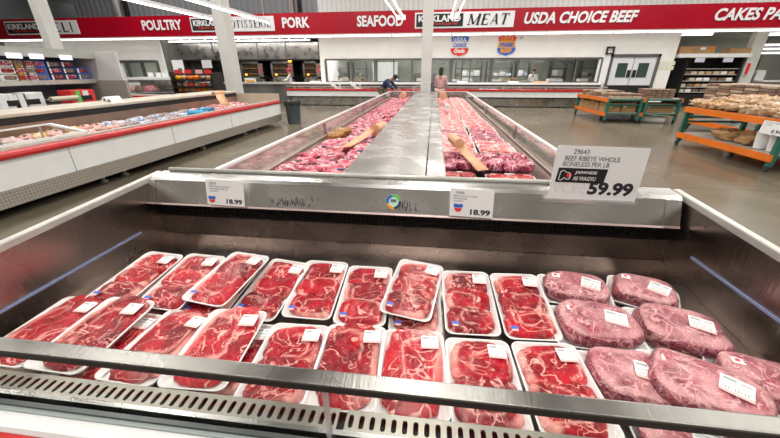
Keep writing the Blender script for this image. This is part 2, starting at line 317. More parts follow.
# windows of the prep room
mull = [326, 351, 375.6, 412, 451, 462, 470, 491, 518, 546, 575, 600]
wide = [326, 375.6, 412, 451, 491, 546, 575, 600]
for i in range(len(wide)-1):
    a, c = xs(wide[i], YW, 70), xs(wide[i+1], YW, 70)
    win = thing('window_%d' % (i+1), None, None, ((a+c)/2, YW+.07, WB)); struct(win)
    wd = .09 if wide[i] in (375.6, 451, 491, 546) else .04
    b = B(); b.box(a-wd, a+wd, YW-.03, YW+.12, WB, WT); b.box(c-.04, c+.04, YW-.02, YW+.12, WB, WT); b.box(a, c, YW-.02, YW+.12, WT-.05, WT+.03); b.box(a, c, YW-.02, YW+.12, WB-.03, WB+.04)
    for m_ in mull:
        if wide[i] < m_ < wide[i+1]: x = xs(m_, YW, 70); b.box(x-.03, x+.03, YW-.01, YW+.1, WB, WT)
    if wide[i+1]-wide[i] > 33 and not any(wide[i] < m_ < wide[i+1] for m_ in mull): x = (a+c)/2; b.box(x-.025, x+.025, YW, YW+.1, WB, WT)
    struct(b.build('window_frame', MAT['dwall'], win)); struct(B().box(a, c, YW+.04, YW+.05, WB, WT).build('window_pane', MAT['pane'], win))
dx0, dx1 = xs(120, YW, 68), xs(158, YW, 68)
win = struct(thing('window_8', None, None, ((dx0+dx1)/2, YW, WB)))
b = B()
for t in (0, .22, .6, 1): x = dx0+(dx1-dx0)*t; b.box(x-.06, x+.06, YW-.03, YW+.1, WB+.05, WT-.1)
b.box(dx0, dx1, YW-.03, YW+.1, WT-.12, WT+.02); b.box(dx0, dx1, YW-.03, YW+.1, WB-.02, WB+.06)
struct(b.build('window_frame', MAT['dwall'], win)); struct(B().box(dx0, dx1, YW+.04, YW+.05, WB, WT).build('window_pane', MAT['pane'], win))

# banner
YB = 18.0; Z0, Z1 = 3.25, 4.17
bn = thing('banner_fascia', 'long crimson department banner running across the whole back of the shop', 'banner', (-3, YB+.1, Z0))
B().box(-25.6, 17.5, YB, YB+.3, Z0, Z1).build('banner_panel', MAT['banner'], bn)
B().box(-25.6, 17.5, YB-.02, YB+.32, Z0-.05, Z0+.0).build('lower_trim', MAT['wsteel'], bn)
ux, uz = Vector((1, 0, 0)), Vector((0, 0, 1))
def bt(s_, x0, x1, z0=3.53, h=.46, shear=0., m='letter', bold=.035, y=YB-.03): return text('lettering', s_, MAT[m], bn, (x0, y, z0), ux, uz, x1-x0, h, bold, shear)
bt('POULTRY', -15.06, -12.85); bt('PORK', -7.53, -6.14); bt('SEAFOOD', -3.80, -1.60); bt('USDA CHOICE BEEF', 3.88, 8.64, shear=.22); bt('CAKES PASTRIES', 11.67, 15.95, shear=.22)
GL = dict(M=[(.10, 0, .10, 1, .06), (.10, 1, .5, .05, .15), (.5, .05, .88, 1, .06), (.88, 0, .88, 1, .16)], E=[(.25, 0, .25, 1, .2), (.2, .97, .85, .97, .07), (.2, .52, .7, .52, .07), (.2, .03, .88, .03, .07), (.86, .80, .86, 1, .05), (.88, 0, .88, .24, .05)],
 A=[(.12, 0, .48, 1, .06), (.48, 1, .85, 0, .17), (.28, .35, .68, .35, .06)], T=[(.5, 0, .5, 1, .18), (.08, .97, .92, .97, .07), (.08, .76, .08, 1, .05), (.92, .76, .92, 1, .05)], L=[(.28, 0, .28, 1, .2), (.2, .03, .85, .03, .07), (.86, 0, .86, .28, .05)], I=[(.5, 0, .5, 1, .26)],
 D=[(.22, 0, .22, 1, .18), (.2, .97, .55, .97, .07), (.2, .03, .55, .03, .07), (.55, .97, .82, .72, .1), (.84, .76, .84, .24, .17), (.82, .28, .55, .03, .1)], R=[(.22, 0, .22, 1, .18), (.2, .97, .6, .97, .07), (.2, .5, .6, .5, .07), (.6, .97, .76, .86, .1), (.76, .9, .76, .6, .15), (.76, .62, .6, .5, .1), (.5, .5, .88, 0, .16)],
 O=[(.18, .25, .18, .75, .17), (.82, .25, .82, .75, .17), (.18, .72, .38, .97, .1), (.36, .97, .64, .97, .07), (.62, .97, .82, .72, .1), (.18, .28, .38, .03, .1), (.36, .03, .64, .03, .07), (.62, .03, .82, .28, .1)], S=[(.82, .75, .82, .95, .05), (.75, .93, .35, .97, .07), (.35, .97, .22, .75, .12), (.24, .78, .76, .30, .18), (.76, .3, .65, .05, .12), (.68, .03, .25, .05, .07), (.18, .05, .18, .28, .05)])
def serif(word, x0, x1, z0, h, sh):
    b = B(); n = len(word); ws = [(.55 if q == 'I' else 1.35 if q == 'M' else 1) for q in word]; tot = sum(ws); x = x0
    for q, ww in zip(word, ws):
        cw = (x1-x0)*ww/tot; aw = cw*.9; st = list(GL[q])
        for (ax, ay, bx, by, wd_) in list(st):
            if ax == bx and abs(ay-by) == 1 and wd_ > .055: st += [(ax-.14, .02, ax+.14, .02, .04), (ax-.14, .98, ax+.14, .98, .04)]
        for ax, ay, bx, by, wd_ in st:
            P_ = lambda u, v: Vector((x+u*aw+sh*v*h, YB-.042, z0+v*h)); p, q2 = P_(ax, ay), P_(bx, by); hw = wd_*aw/2*1.3*(1 if abs(ay-by) > .3 else 1.1)
            if abs(bx-ax) > abs(by-ay)*.9: b.add([p-uz*hw, q2-uz*hw, q2+uz*hw, p+uz*hw], [(0, 1, 2, 3)])
            else: b.add([p-ux*hw, p+ux*hw, q2+ux*hw, q2-ux*hw], [(0, 1, 2, 3)])
        x += cw
    return b.build('lettering', MAT['ink'], bn)
for x0, x1, xm, wd in ((-23.19, -18.79, -20.95, 'DELI'), (-12.36, -7.94, -10.55, 'ROTISSERIE'), (-1.04, 3.44, 1.17, 'MEAT')):
    B().box(x0, x1, YB-.03, YB-.001, 3.42, 4.06).build('sign_frame', MAT['letter'], bn)
    B().box(x0+.06, xm, YB-.04, YB-.028, 3.48, 4.0).build('black_panel', MAT['black'], bn)
    bt('KIRKLAND', x0+.16, xm-.12, 3.68, .26, y=YB-.05); bt('Signature', x0+.35, xm-.25, 3.53, .13, .3, 'redst', .0, y=YB-.05)
    if True: serif(wd, xm+(.10 if wd == 'ROTISSERIE' else .2), x1-(.14 if wd == 'ROTISSERIE' else .24), 3.58 if wd == 'ROTISSERIE' else 3.53, .32 if wd == 'ROTISSERIE' else .43, .22 if wd == 'MEAT' else 0)
    elif wd == 'ROTISSERIE': bt(wd, xm+.10, x1-.14, 3.60, .30, 0, 'ink', .015, y=YB-.04)
    else: bt(wd, xm+.18, x1-.22, 3.53, .42, .22 if wd == 'MEAT' else 0, 'ink', .015, y=YB-.04)
# strip lights below the banner
for k in range(30):
    x = -25+k*1.43
    if x > 16.5: break
    o = B().box(x, x+1.36, 18.05, 18.17, Z0-.12, Z0-.05).build('strip_light', MAT['striplit'], bevel=.02)
    tag(o, 'white strip light under the red banner, %s from the left end' % ORD(k), 'light', 'strip lights under the banner')
for k in range(7):
    x = -15.2+k*1.43
    if x+1.36 > xs(319): break
    o = B().box(x, x+1.36, 19.3, 19.42, 3.08, 3.15).box(x+.2, x+.24, 19.33, 19.39, 3.15, 3.25).box(x+1.1, x+1.14, 19.33, 19.39, 3.15, 3.25).build('strip_light', MAT['striplit'], bevel=.02)
    tag(o, 'white strip light above the rotisserie ovens, %s from the left' % ORD(k), 'light', 'strip lights above the ovens')
for px0, px1, py in ((675, 708, 34.5), (762, 790, 34.5)):
    a, c = at(px0, py, Z=3.2), at(px1, py, Z=3.2)
    o = B().box(a.x, c.x, a.y-.1, a.y+.1, 3.15, 3.25).build('strip_light', MAT['striplit']); tag(o, 'white strip light on the bakery ceiling %s' % ('left, above the cardboard boxes' if px0 < 700 else 'at the right edge'), 'light')

# rotisserie ovens and hood
hd = thing('oven_hood', 'grey stainless hood panel above the rotisserie ovens', 'hood', (xs(240, 20), 20, 2.1))
a, c = xs(166, 19.9), xs(319, 19.9)
B().box(a, c, 19.9, 20.3, 2.22, 3.05).build('hood_panel', MAT['steel_w'], hd); B().box(a, c, 19.86, 20.3, 2.15, 2.22).build('hood_lip', MAT['black'], hd)
for t in (.33, .62, .8): x = a+(c-a)*t; B().box(x-.02, x+.02, 19.87, 19.9, 2.22, 3.05).build('panel_seam', MAT['dwall'], hd)
struct(B().box(a, c, 21.2, 21.3, 0, 3.2).build('wall_oven_back', M_('dark_oven_wall', (.05, .045, .04), .6, 0, .4, 2)))
for i, (pa, pb) in enumerate(((241, 263), (271, 293), (303, 321))):
    a, c = xs(pa, 20, 70), xs(pb, 20, 70); x = (a+c)/2
    ov = thing('rotisserie_oven', '%s rotisserie oven with dark glass door and steel frame' % ('left, behind the tall white column,', 'middle, behind the worker in white,', 'right, next to the white wall,')[i], 'oven', (x, 20.5, 0), group='rotisserie ovens')
    ov['label'] = ('rotisserie oven nearest the tall white column, steel frame and dark glass', 'rotisserie oven beside the worker in the white coat', 'rotisserie oven standing against the edge of the white wall')[i]
    B().box(a, c, 20.05, 21.1, 0, 1.35).build('lower_cabinet', MAT['steel'], ov)
    B().box(a, c, 20.05, 21.1, 1.35, 2.1).build('oven_body', MAT['black'], ov)
    b = B(); b.box(a, a+.1, 20, 20.06, 1.2, 2.1); b.box(c-.28, c, 20, 20.06, 1.2, 2.1); b.box(a, c, 20, 20.06, 2.0, 2.1); b.box(a, c, 20, 20.06, 1.2, 1.3); b.build('door_frame', MAT['steel_br'], ov)
    B().box(a+.1, c-.28, 20.02, 20.04, 1.3, 2.0).build('glass_door', MAT['ovenpane'], ov)
    b = B(); b.box(c-.2, c-.1, 19.97, 20, 1.5, 1.72); b.box(c-.2, c-.1, 19.97, 20, 1.8, 1.9); b.build('control_panel', MAT['redst'], ov)
    for t in (1.45, 1.75): B().tube([(a+.15, 20.0, t), (c-.33, 20.0, t)], .015).build('spit_rod', MAT['ovenglow'], ov)  # rods given emission to stand in for the glow inside the oven
    B().blob((a+.3, 19.97, 1.42), .06, .04, .045).build('glowing_lamp', MAT['amber'], ov)
# warning lamp
o = B().blob((xs(290, 20, 62), 20, 2.13), .1, .1, .08).build('beacon_lamp', MAT['amber']); tag(o, 'small amber lamp on top of the middle oven', 'light')
for i, px in enumerate((172, 186, 200)):
    x = xs(px, 20.6, 60); o = B().grid(lambda u, v: Vector((x-.45+.9*u, 20.6+.05*math.sin(u*22), .0+2.9*v)), 30, 2).build('dark_strip_curtain', M_('grey_curtain', (.11, .10, .09), .5, 0, .3, 3), smooth=True)
    sm = o.modifiers.new('thick', 'SOLIDIFY'); sm.thickness = .01
    tag(o, ('dark grey hanging curtain nearest the deli wall', 'dark grey hanging curtain between two others, left of the column', 'dark grey hanging curtain just left of the column')[i], 'curtain')

# USDA signs on the white wall
def shield(cx, cz, w, h, top, mid, bot, words, label):
    t = thing('wall_sign', label, 'sign', (cx, YW-.04, cz-h/2))
    pts = [(-.5, .42), (-.3, .5), (-.1, .44), (0, .5), (.1, .44), (.3, .5), (.5, .42), (.42, .25), (.47, 0), (.5, -.2), (.4, -.38), (0, -.5), (-.4, -.38), (-.5, -.2), (-.47, 0), (-.42, .25)]
    def band(z0, z1):
        out = []
        n = 30
        def wdt(z):   # half width of the shield at z
            r = [p for p in pts[6:12]]
            for (xa, za), (xb, zb) in zip(r, r[1:]):
                if zb <= z <= za: return xa+(xb-xa)*(za-z)/(za-zb+1e-9)
            return .45
        zs = [z0+(z1-z0)*k/8 for k in range(9)]
        return [(wdt(z), z) for z in zs]+[(-wdt(z), z) for z in reversed(zs)]
    B().prism([(cx+x*w*1.06, cz+z*h*1.05) for x, z in pts], 'y', YW-.03, YW).build('white_backing', MAT['white'], t)
    q = [(x, z) for x, z in pts if z > .3]; q = [(-.44, .2)]+[(x, z) for x, z in pts[0:7]]+[(.44, .2)]
    B().prism([(cx+x*w, cz+z*h) for x, z in q], 'y', YW-.045, YW-.028).build('top_band', MAT[top], t)
    B().prism([(cx+x*w, cz+z*h) for x, z in band(-.08, .18)], 'y', YW-.043, YW-.028).build('middle_band', MAT[mid], t)
    B().prism([(cx+x*w, cz+z*h) for x, z in band(-.5, -.1)], 'y', YW-.045, YW-.028).build('lower_band', MAT[bot], t)
    (w1, m1), (w2, m2), (w3, m3) = words
    text('lettering', w1, MAT[m1], t, (cx-.38*w, YW-.05, cz+.20*h), ux, uz, .76*w, .22*h, .05)
    text('lettering', w2, MAT[m2], t, (cx-.36*w, YW-.05, cz-.05*h), ux, uz, .72*w, .19*h, .04)
    text('lettering', w3, MAT[m3], t, (cx-.30*w, YW-.05, cz-.34*h), ux, uz, .60*w, .22*h, .05, .2 if w3 == 'Grade' else 0)
shield(1.14, 2.70, .86, .88, 'ringb', 'white', 'redst', (('U.S.D.A.', 'white'), ('CHOICE', 'ringb'), ('Grade', 'white')), 'round shield sign reading USDA CHOICE in blue and red')
shield(3.36, 2.70, .86, .88, 'redst', 'yellow', 'blue', (('U.S.D.A.', 'yellow'), ('PRIME', 'blue'), ('BEEF', 'yellow')), 'shield sign reading USDA PRIME BEEF in orange, yellow and blue')
o = B().tube([(at(522, 38.5, Y=YW).x, YW-.12, 3.05), (at(522, 38.5, Y=YW).x, YW, 3.05)], .07, 10).build('wall_camera', MAT['wsteel']); tag(o, 'small grey security camera on the wall right of the PRIME sign', 'camera')

# service case along the back wall
def service_case(x0, x1, label):
    t = thing('service_case', label, 'display case', ((x0+x1)/2, 17.1, 0))
    B().box(x0, x1, 17.3, 18.5, .04, .42).build('kick_plate', MAT['steel'], t)
    B().box(x0, x1, 17.1, 17.2, .46, .72).build('front_panel', MAT['white'], t)
    B().box(x0, x1, 17.15, 18.5, .40, .47).build('dark_reveal', MAT['black'], t)
    B().box(x0, x1, 17.05, 17.2, .71, .80).build('red_bumper', MAT['red'], t, bevel=.02)
    B().box(x0, x1, 17.2, 17.9, .62, .66).build('product_deck', MAT['steel'], t)
    B().box(x0, x1, 17.12, 17.14, .80, .90).build('front_glass', MAT['glass'], t)
    B().box(x0, x1, 17.1, 17.17, .90, .93).build('glass_rail', MAT['wsteel'], t)
    B().box(x0, x1, 17.88, 17.95, .66, .95).build('rear_panel', MAT['steel_dark'], t)
    B().box(x0, x1, 17.8, 18.5, .98, 1.06).build('rear_ledge', MAT['white'], t, bevel=.01); B().box(x0, x1, 17.82, 18.45, .9, .98).build('air_grille', MAT['black'], t)
    k = 0; x = x0+.4
    while x < x1: B().box(x, x+.05, 17.1, 17.16, .8, .92).build('rail_post', MAT['wsteel'], t); x += 2.4
    x = x0+.6
    while x < x1: B().tube([(x, 17.35, 0), (x, 17.35, .06)], .03).build('foot', MAT['wsteel'], t); x += 2.4
cx0, cx1 = at(287, 95, Y=17.1).x, at(606, 95, Y=17.1).x
service_case(cx0, cx1, 'long white service case with red stripe under the prep room windows')
random.seed(4)
cnt = 0
x = cx0+.25
while x < cx1-.3:
    m_ = random.choice([porkm[0], porkm[2], MAT['foam'], chick[0], meats[1]])
    if random.random() < .85:
        z = .66; b = B().blob((x, 17.5+random.uniform(-.08, .15), z+.06), .17, .13, .06, 10, 6, seed=cnt)
        o = b.build('seafood_pack', m_, smooth=True); tag(o, 'small pale or pink pack lying in the white case under the windows', 'packaged food', 'packs in the long back case'); cnt += 1
    x += .42
for px, lb in ((334, 'left of two white price stands on the back case left of the man in blue'), (354, 'right of two white price stands on the back case left of the man in blue')):
    a = at(px, 88, Y=17.5); b = B(); b.bar((a.x-.2, 17.45, 1.1), (a.x+.3, 17.45, .72), .03, .14); b.bar((a.x+.32, 17.45, .66), (a.x+.32, 17.45, 1.0), .05, .05)
    o = b.build('price_stand', MAT['white']); tag(o, lb, 'sign stand')
for px, wd_, lb in ((315, .5, 'flat white paper stack on the case ledge below the right oven'), (513, .45, 'flat white tray on the case ledge left of the red capped worker'), (540, .6, 'flat orange and white box on the ledge below the red capped worker'), (462, .5, 'flat pale tray on the ledge right of the woman in pink')):
    x = at(px, 84, Y=18.1).x; o = B().box(x-wd_/2, x+wd_/2, 18.0, 18.3, 1.06, 1.13).build('ledge_tray', MAT['foam'] if px != 540 else MAT['peach'], bevel=.01); tag(o, lb, 'tray')
# ice heaps of white bags in the case near x=430
o = B().blob((at(488, 88, Y=17.5).x, 17.5, .74), .5, .16, .07, seed=9, amp=.5).build('ice_bag', chick[1], smooth=True); tag(o, 'heap of white and blue bagged seafood in the case right of the woman', 'bag')
# rear counter between the columns and the ovens
ct = thing('oven_counter', 'low steel counter in front of the rotisserie ovens', 'counter', (at(240, 85, Y=17.9).x, 18, 0))
a, c = at(200, 85, Y=17.9).x, cx0-.05
B().box(a, c, 17.9, 18.5, .0, .98).build('counter_body', MAT['dwall'], ct); B().box(a, c, 17.8, 18.5, .98, 1.07).build('counter_top', MAT['wsteel'], ct)
a = at(251, 85, Y=17.85); sg = thing('yellow_price_card', 'white and yellow price card on the counter right of the tall column', 'sign', (a.x, 17.85, 1.07))
B().box(a.x-.3, a.x+.3, 17.85, 17.87, 1.07, 1.27).build('card', MAT['white'], sg); B().box(a.x-.24, a.x+.24, 17.835, 17.85, 1.09, 1.18).build('yellow_strip', MAT['yellow'], sg)
# prep room furniture
for i, (px, w_, h_, y, m_, lb) in enumerate(((385, 1.6, 2.1, 22.8, 'white', 'white insulated door seen through the glass behind the man in blue'), (425, 1.4, 1.5, 22.0, 'dwall', 'grey machine behind the window glass near the centre column'))):
    x = at(px, 70, Y=y).x; o = B().box(x-w_/2, x+w_/2, y, y+.3, 0, h_).build('prep_door' if i == 0 else 'meat_saw', MAT[m_], bevel=.03); tag(o, lb, 'door' if i == 0 else 'machine')
for i, (pa, pb, m_) in enumerate(((328, 348, 'white'), (352, 366, 'dwall'), (455, 482, 'dwall'), (486, 512, 'plastic'), (516, 530, 'plastic'), (550, 566, 'plastic'), (580, 598, 'dwall'))):
    y = 21.5; a, c = at(pa, 75, Y=y).x, at(pb, 75, Y=y).x
    t = thing('prep_shelving', ('steel shelving behind the leftmost prep window', 'dark shelving beside the white door in the prep room', 'dark shelving behind the window right of the woman', 'shelving of white packages behind the glass left of the red capped worker', 'narrow shelving of packages just left of the red capped worker', 'shelving of packages just right of the red capped worker', 'dark shelving behind the rightmost prep window')[i], 'shelf', ((a+c)/2, y, 0))
    for z in (.5, .9, 1.3, 1.7): B().box(a, c, y, y+.5, z, z+.04).build('shelf_board', MAT['dwall'], t)
    for x in (a, c-.05): B().box(x, x+.05, y, y+.5, 0, 2.1).build('post', MAT['dwall'], t)
    random.seed(i)
    for z in (.94, 1.34):
        x = a+.1
        while x < c-.35:
            wd_ = random.uniform(.2, .35); B().box(x, x+wd_, y+.03, y+.4, z, z+random.uniform(.12, .3)).build('package', random.choice([MAT['plastic'], MAT['foam'], chick[1], MAT['tan']]) if m_ == 'plastic' else random.choice([MAT['steel'], MAT['dwall'], MAT['white'], MAT['khaki']]), t); x += wd_+.03
tb = thing('prep_table', 'long steel work table inside the prep room behind the glass', 'table', (1.5, 20, 0))
B().box(-5.6, 8, 19.7, 20.4, .86, .92).build('tabletop', MAT['steel_br'], tb)
for x in (-4.4, -1, 3, 6.8): B().box(x, x+.06, 19.75, 19.81, 0, .86).build('leg', MAT['steel'], tb)

random.seed(77)
for i, px in enumerate((337, 345, 357, 398, 420, 456, 466, 479, 497, 506, 513, 522, 552, 560, 583, 593)):
    x = at(px, 76, Y=20).x; wd_ = random.uniform(.25, .45); h_ = random.uniform(.12, .34)
    o = B().box(x-wd_/2, x+wd_/2, 19.8, 20.2, .92, .92+h_).build('prep_carton', [MAT['foam'], MAT['plastic'], MAT['tan'], MAT['dwall'], MAT['card'], MAT['bluel']][random.randrange(6)], bevel=.01)
    tag(o, 'box on the prep room table behind the glass, %s from the left' % ORD(i), 'box', 'boxes on the prep table')
for i, px in enumerate((440, 470, 501, 536, 566)):
    x = at(px, 62, Y=21).x; o = B(); o.tube([(x, 21, 2.1), (x, 21, 3.25)], .03); o.box(x-.35, x+.35, 20.9, 21.1, 1.95, 2.1)
    o = o.build('hanging_equipment', MAT['dwall']); tag(o, 'dark equipment hanging from the prep room ceiling, %s from the left' % ORD(i), 'equipment', 'hanging prep equipment')
# double doors at right
dd = struct(thing('door_1', None, None, (at(633, 88, Y=YW).x, YW, 0)))
a, c = at(613.5, 56, Y=YW).x, at(658, 56, Y=YW).x; mid = (a+c)/2
b = B(); b.box(a-.12, a, YW-.05, YW+.15, 0, 2.3); b.box(c, c+.12, YW-.05, YW+.15, 0, 2.3); b.box(a-.12, c+.12, YW-.05, YW+.15, 2.18, 2.3); struct(b.build('door_frame', MAT['dwall'], dd))
for s, (u, v) in enumerate(((a, mid-.02), (mid+.02, c))):
    lf = struct(B().box(u, v, YW, YW+.06, .95, 2.17).build('door_leaf', M_('door_white', (.72, .74, .78), .4), dd)); struct(B().box(u, v, YW-.005, YW+.06, 0, .95).build('kick_panel', MAT['black'], dd))
    g0, g1 = (u+.28, v-.22) if s == 0 else (u+.22, v-.28)
    struct(B().box(g0, g1, YW-.02, YW, 1.3, 1.92).build('door_window', MAT['teal'], lf)); hx = v-.1 if s == 0 else u+.1
    struct(B().box(hx-.07, hx+.07, YW-.04, YW, 1.3, 1.62).build('push_plate', MAT['black'], lf))
pn = struct(thing('trim_20', None, None, (at(608, 70, Y=YW).x, YW, 0))); x = at(606.5, 70, Y=YW).x
struct(B().box(x-.15, x+.13, YW-.04, YW, 1.0, 2.3).build('white_strip', MAT['white'], pn))
x = at(609.5, 52, Y=YW).x; o = B(); [o.box(*q) for q in ((x-.17, x+.17, YW-.1, YW-.02, 2.3, 2.35), (x-.17, x+.17, YW-.1, YW-.02, 2.57, 2.62), (x-.17, x-.12, YW-.1, YW-.02, 2.3, 2.62), (x+.12, x+.17, YW-.1, YW-.02, 2.3, 2.62))]; o = o.build('framed_notice', MAT['black']); tag(o, 'small black empty frame on the wall above the left door edge', 'frame')
x = at(669, 68, Y=YW).x; x -= .28
t = thing('wall_notices', 'row of small yellowish notices taped to the wall right of the doors', 'notices', (x, YW-.02, 1.6))
for i in range(4):
    for j in range(2): xx = x-.33+i*.21; B().box(xx, xx+.17, YW-.015, YW-.002, 1.62+j*.2, 1.78+j*.2).build('notice', M_('notice_%d%d' % (i, j), (.72, .72, .62-.02*i), .7), t)

# bakery area
YF = 18.7
a, c = at(683, 75, Y=YF).x, at(744, 65, Y=YF).x
c -= .05
fr = thing('bakery_display_fridge', 'black open bakery display fridge stocked with cakes', 'fridge', ((a+c)/2, YF, 0))
zt = at(700, 57.5, Y=YF).z
b = B(); b.box(a, a+.06, YF, YF+1, 0, zt); b.box(c-.06, c, YF, YF+1, 0, zt); b.box(a, c, YF+.94, YF+1, 0, zt); b.box(a, c, YF, YF+1, 0, .55); b.build('cabinet', MAT['black'], fr)
B().box(a-.5, c+.15, YF-.12, YF+1, zt, zt+.16).build('white_header', MAT['white'], fr)
for z in (.62, .85, 1.12, 1.4, 1.65): B().box(a+.06, c-.06, YF+.05, YF+.94, z, z+.03).build('shelf', MAT['wsteel'], fr)
for px in (698, 726): x = at(px, 60, Y=YF).x; B().box(x-.2, x+.2, YF-.14, YF-.12, zt-.2, zt-.02).build('header_card', M_('lilac_card', (.6, .62, .72), .5), fr)
random.seed(8); k = 0
for z in (.65, .88, 1.15, 1.43):
    x = a+.2
    while x < c-.25:
        if random.random() < .9:
            t_ = B().box(x-.12, x+.12, YF+.1, YF+.4, z, z+.13).build('cake_box', random.choice([MAT['foam'], MAT['crate'], MAT['bread'], MAT['tan']]), bevel=.02); tag(t_, 'small cake box with a dark or pale top in the black bakery fridge', 'cake', 'cake boxes in the bakery fridge'); k += 1
        x += .32
for px0, px1, h_, m_, lb in ((677.5, 689, .3, 'kraft', 'dark cardboard box on the fridge header, nearest the white wall'), (689, 712, .32, 'card', 'long cardboard box with an orange label on the fridge header'), (727, 748, .22, 'card', 'low tan cardboard box at the right end of the fridge header')):
    x0_, x1_ = at(px0, 52, Y=YF+.2).x, at(px1, 52, Y=YF+.2).x; bx = thing('cardboard_box', lb, 'box', ((x0_+x1_)/2, YF+.2, zt+.16))
    B().box(x0_, x1_, YF+.05, YF+.6, zt+.16, zt+.16+h_).build('carton', MAT[m_], bx)
    if px0 == 689: B().box(x0_+.75, x0_+.92, YF+.03, YF+.05, zt+.3, zt+.42).build('orange_label', MAT['orange'], bx); B().box(x0_+.35, x0_+.55, YF+.03, YF+.05, zt+.32, zt+.42).build('white_label', MAT['white'], bx)
x = at(751, 60, Y=19.0).x; cl = struct(thing('trim_21', None, None, (x, 18.3, 0))); struct(B().box(x-.25, x+.25, 18.9, 19.2, 0, 3.2).build('wall_column', M_('cream_column', (.66, .68, .62), .5), cl))
x = at(749, 67, Y=18.8).x; nb = thing('red_notice', 'narrow white notice with red lettering on the bakery column', 'notice', (x, 18.88, 1.5))
B().box(x-.1, x+.12, 18.86, 18.9, 1.38, 2.0).build('notice_board', MAT['white'], nb); B().box(x-.06, x+.08, 18.84, 18.86, 1.42, 1.9).build('red_print', MAT['redst'], nb)
for i, z in enumerate((2.3, 2.1, 2.0)):
    a = at(770, 45+4*i, Y=21); o = B().box(a.x-.4, a.x+.5, 20.9, 21.0, a.z-.04, a.z+.04).build('oven_light', MAT['striplit']); tag(o, 'short lit strip at the right edge behind the bakery column, %s of three' % ('topmost', 'middle', 'lowest')[i], 'light')
a = at(768, 70, Y=19.5); mc = thing('bakery_machine', 'pale bakery machine behind the bread at the right edge', 'machine', (a.x, 19.5, 0))
B().box(a.x-.5, a.x+1.5, 19.4, 20.2, 0, 1.1).build('base_cabinet', MAT['wsteel'], mc); B().box(a.x-.5, a.x-.1, 19.4, 20.0, 1.1, 1.6).build('control_head', MAT['plastic'], mc, bevel=.03); B().box(a.x-.5, a.x+2.5, 18.9, 20.0, 1.1, 1.16).build('worktop', MAT['white'], mc)
for i, px in enumerate((759, 766)):
    x = at(px, 45, Y=23.9).x; struct(B().box(x-.04, x+.04, 23.9, 24, 0, 3.2).build('trim_%d' % (30+i), MAT['dwall']))

# columns
def column(x, y, wx, wy, label, z0=0):
    t = thing('support_column', label, 'column', (x, y, 0))
    B().box(x-wx/2, x+wx/2, y-wy/2, y+wy/2, 0, 8.8).build('shaft', MAT['pillar'], t, bevel=.01)
    B().box(x-wx/2-.04, x+wx/2+.04, y-wy/2-.04, y+wy/2+.04, 0, .06).build('base_plate', MAT['wsteel'], t)
    for sx in (-1, 1): B().tube([(x+sx*(wx/2+.02), y-wy/2-.02, .06), (x+sx*(wx/2+.02), y-wy/2-.02, .1)], .015).build('anchor_bolt', MAT['dwall'], t)
column(at(425.5, 90, Y=13.7).x, 13.8, .38, .38, 'white support column in the centre behind the twin meat island')
column(at(228.5, 70, Y=12.3).x, 12.5, .38, .52, 'white leaning-looking support column left, behind the chicken case, over the rotisserie sign')
column(at(42.5, 30, Y=12.0).x, 12.2, .30, .42, 'grey support column at far left in front of the DELI sign')

# hanging fluorescent fixtures
def hang(p0, p1, tubes, label):
    p0, p1 = Vector(p0), Vector(p1); t = thing('hanging_fluorescent_light', label, 'light', p0)
    for i, dx in enumerate(tubes):
        B().tube([(p0.x+dx, p0.y, p0.z), (p1.x+dx, p1.y, p1.z)], .013, 10).build('fluorescent_tube', MAT['tube'], t, smooth=True)
    B().box(p0.x-.022, p0.x+.022, p0.y, p1.y, p0.z+.03, p0.z+.08).build('fixture_body', MAT['letter'], t)
    y = p0.y+.6
    while y < p1.y: B().tube([(p0.x, y, p0.z+.1), (p0.x, y, 8.8)], .006, 5).build('hanger_wire', MAT['wsteel'], t); y += 3.0
    for y in (p0.y, p1.y-.04): B().box(p0.x+min(tubes)-.03, p0.x+max(tubes)+.03, y, y+.04, p0.z-.03, p0.z+.1).build('end_cap', MAT['white'], t)
hang((-5.5, 3.0, 2.76), (-5.5, 8.86, 2.76), (0,), 'long hanging strip light over the chicken case, the farther left one')
hang((-4.5, 3.0, 2.78), (-4.5, 9.85, 2.78), (0,), 'long hanging strip light over the chicken case, the nearer one reaching the rotisserie sign')
hang((-1.05, 5.0, 3.0), (-1.05, 11.3, 3.0), (-.09, .09), 'hanging twin-tube light left of the centre column')
hang((.47, 5.0, 3.0), (.47, 11.3, 3.0), (-.09, .09), 'hanging twin-tube light right of the centre column')

# ------------------------------------------------------------------ the front meat case
XL, XRr, YR = -1.87, 1.43, 2.0
fc = thing('meat_display_case', 'open stainless steel meat case in the foreground with slotted front grille', 'display case', (-.2, 1.3, 0))
def rimz(y): return .95-.057*(2.0-y)
for sx, x in ((-1, XL), (1, XRr)):
    xi, xo = x-sx*.0, x+sx*.035
    a, c = sorted((xi, xo))
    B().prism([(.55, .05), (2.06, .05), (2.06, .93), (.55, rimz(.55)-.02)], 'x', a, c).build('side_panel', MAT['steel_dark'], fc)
    b = B(); pts = [(.55, rimz(.55)), (1.97, rimz(1.97)), (2.06, .955)]
    q = [(y, z-.03) for y, z in pts]+[(y, z+.008) for y, z in reversed(pts)]
    b.prism(q, 'x', a-.002, c+.002); b.build('side_rim', MAT['wsteel'], fc, bevel=.006)
    xx = x-sx*.006; ll = B(); ll.bar((xx, .60, .62 if sx < 0 else .68), (xx, 1.75, .632 if sx < 0 else .675), .006, .012)
    ll.build('load_line', MAT['bluel'], fc)
B().box(XL, XRr, .62, 2.0, .40, .44).build('case_floor', MAT['steel'], fc)
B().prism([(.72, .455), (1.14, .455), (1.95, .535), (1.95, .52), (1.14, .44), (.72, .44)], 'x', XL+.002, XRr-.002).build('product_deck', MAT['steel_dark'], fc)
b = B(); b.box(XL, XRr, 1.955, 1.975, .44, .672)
b.build('rear_panel', MAT['steel_dark'], fc)
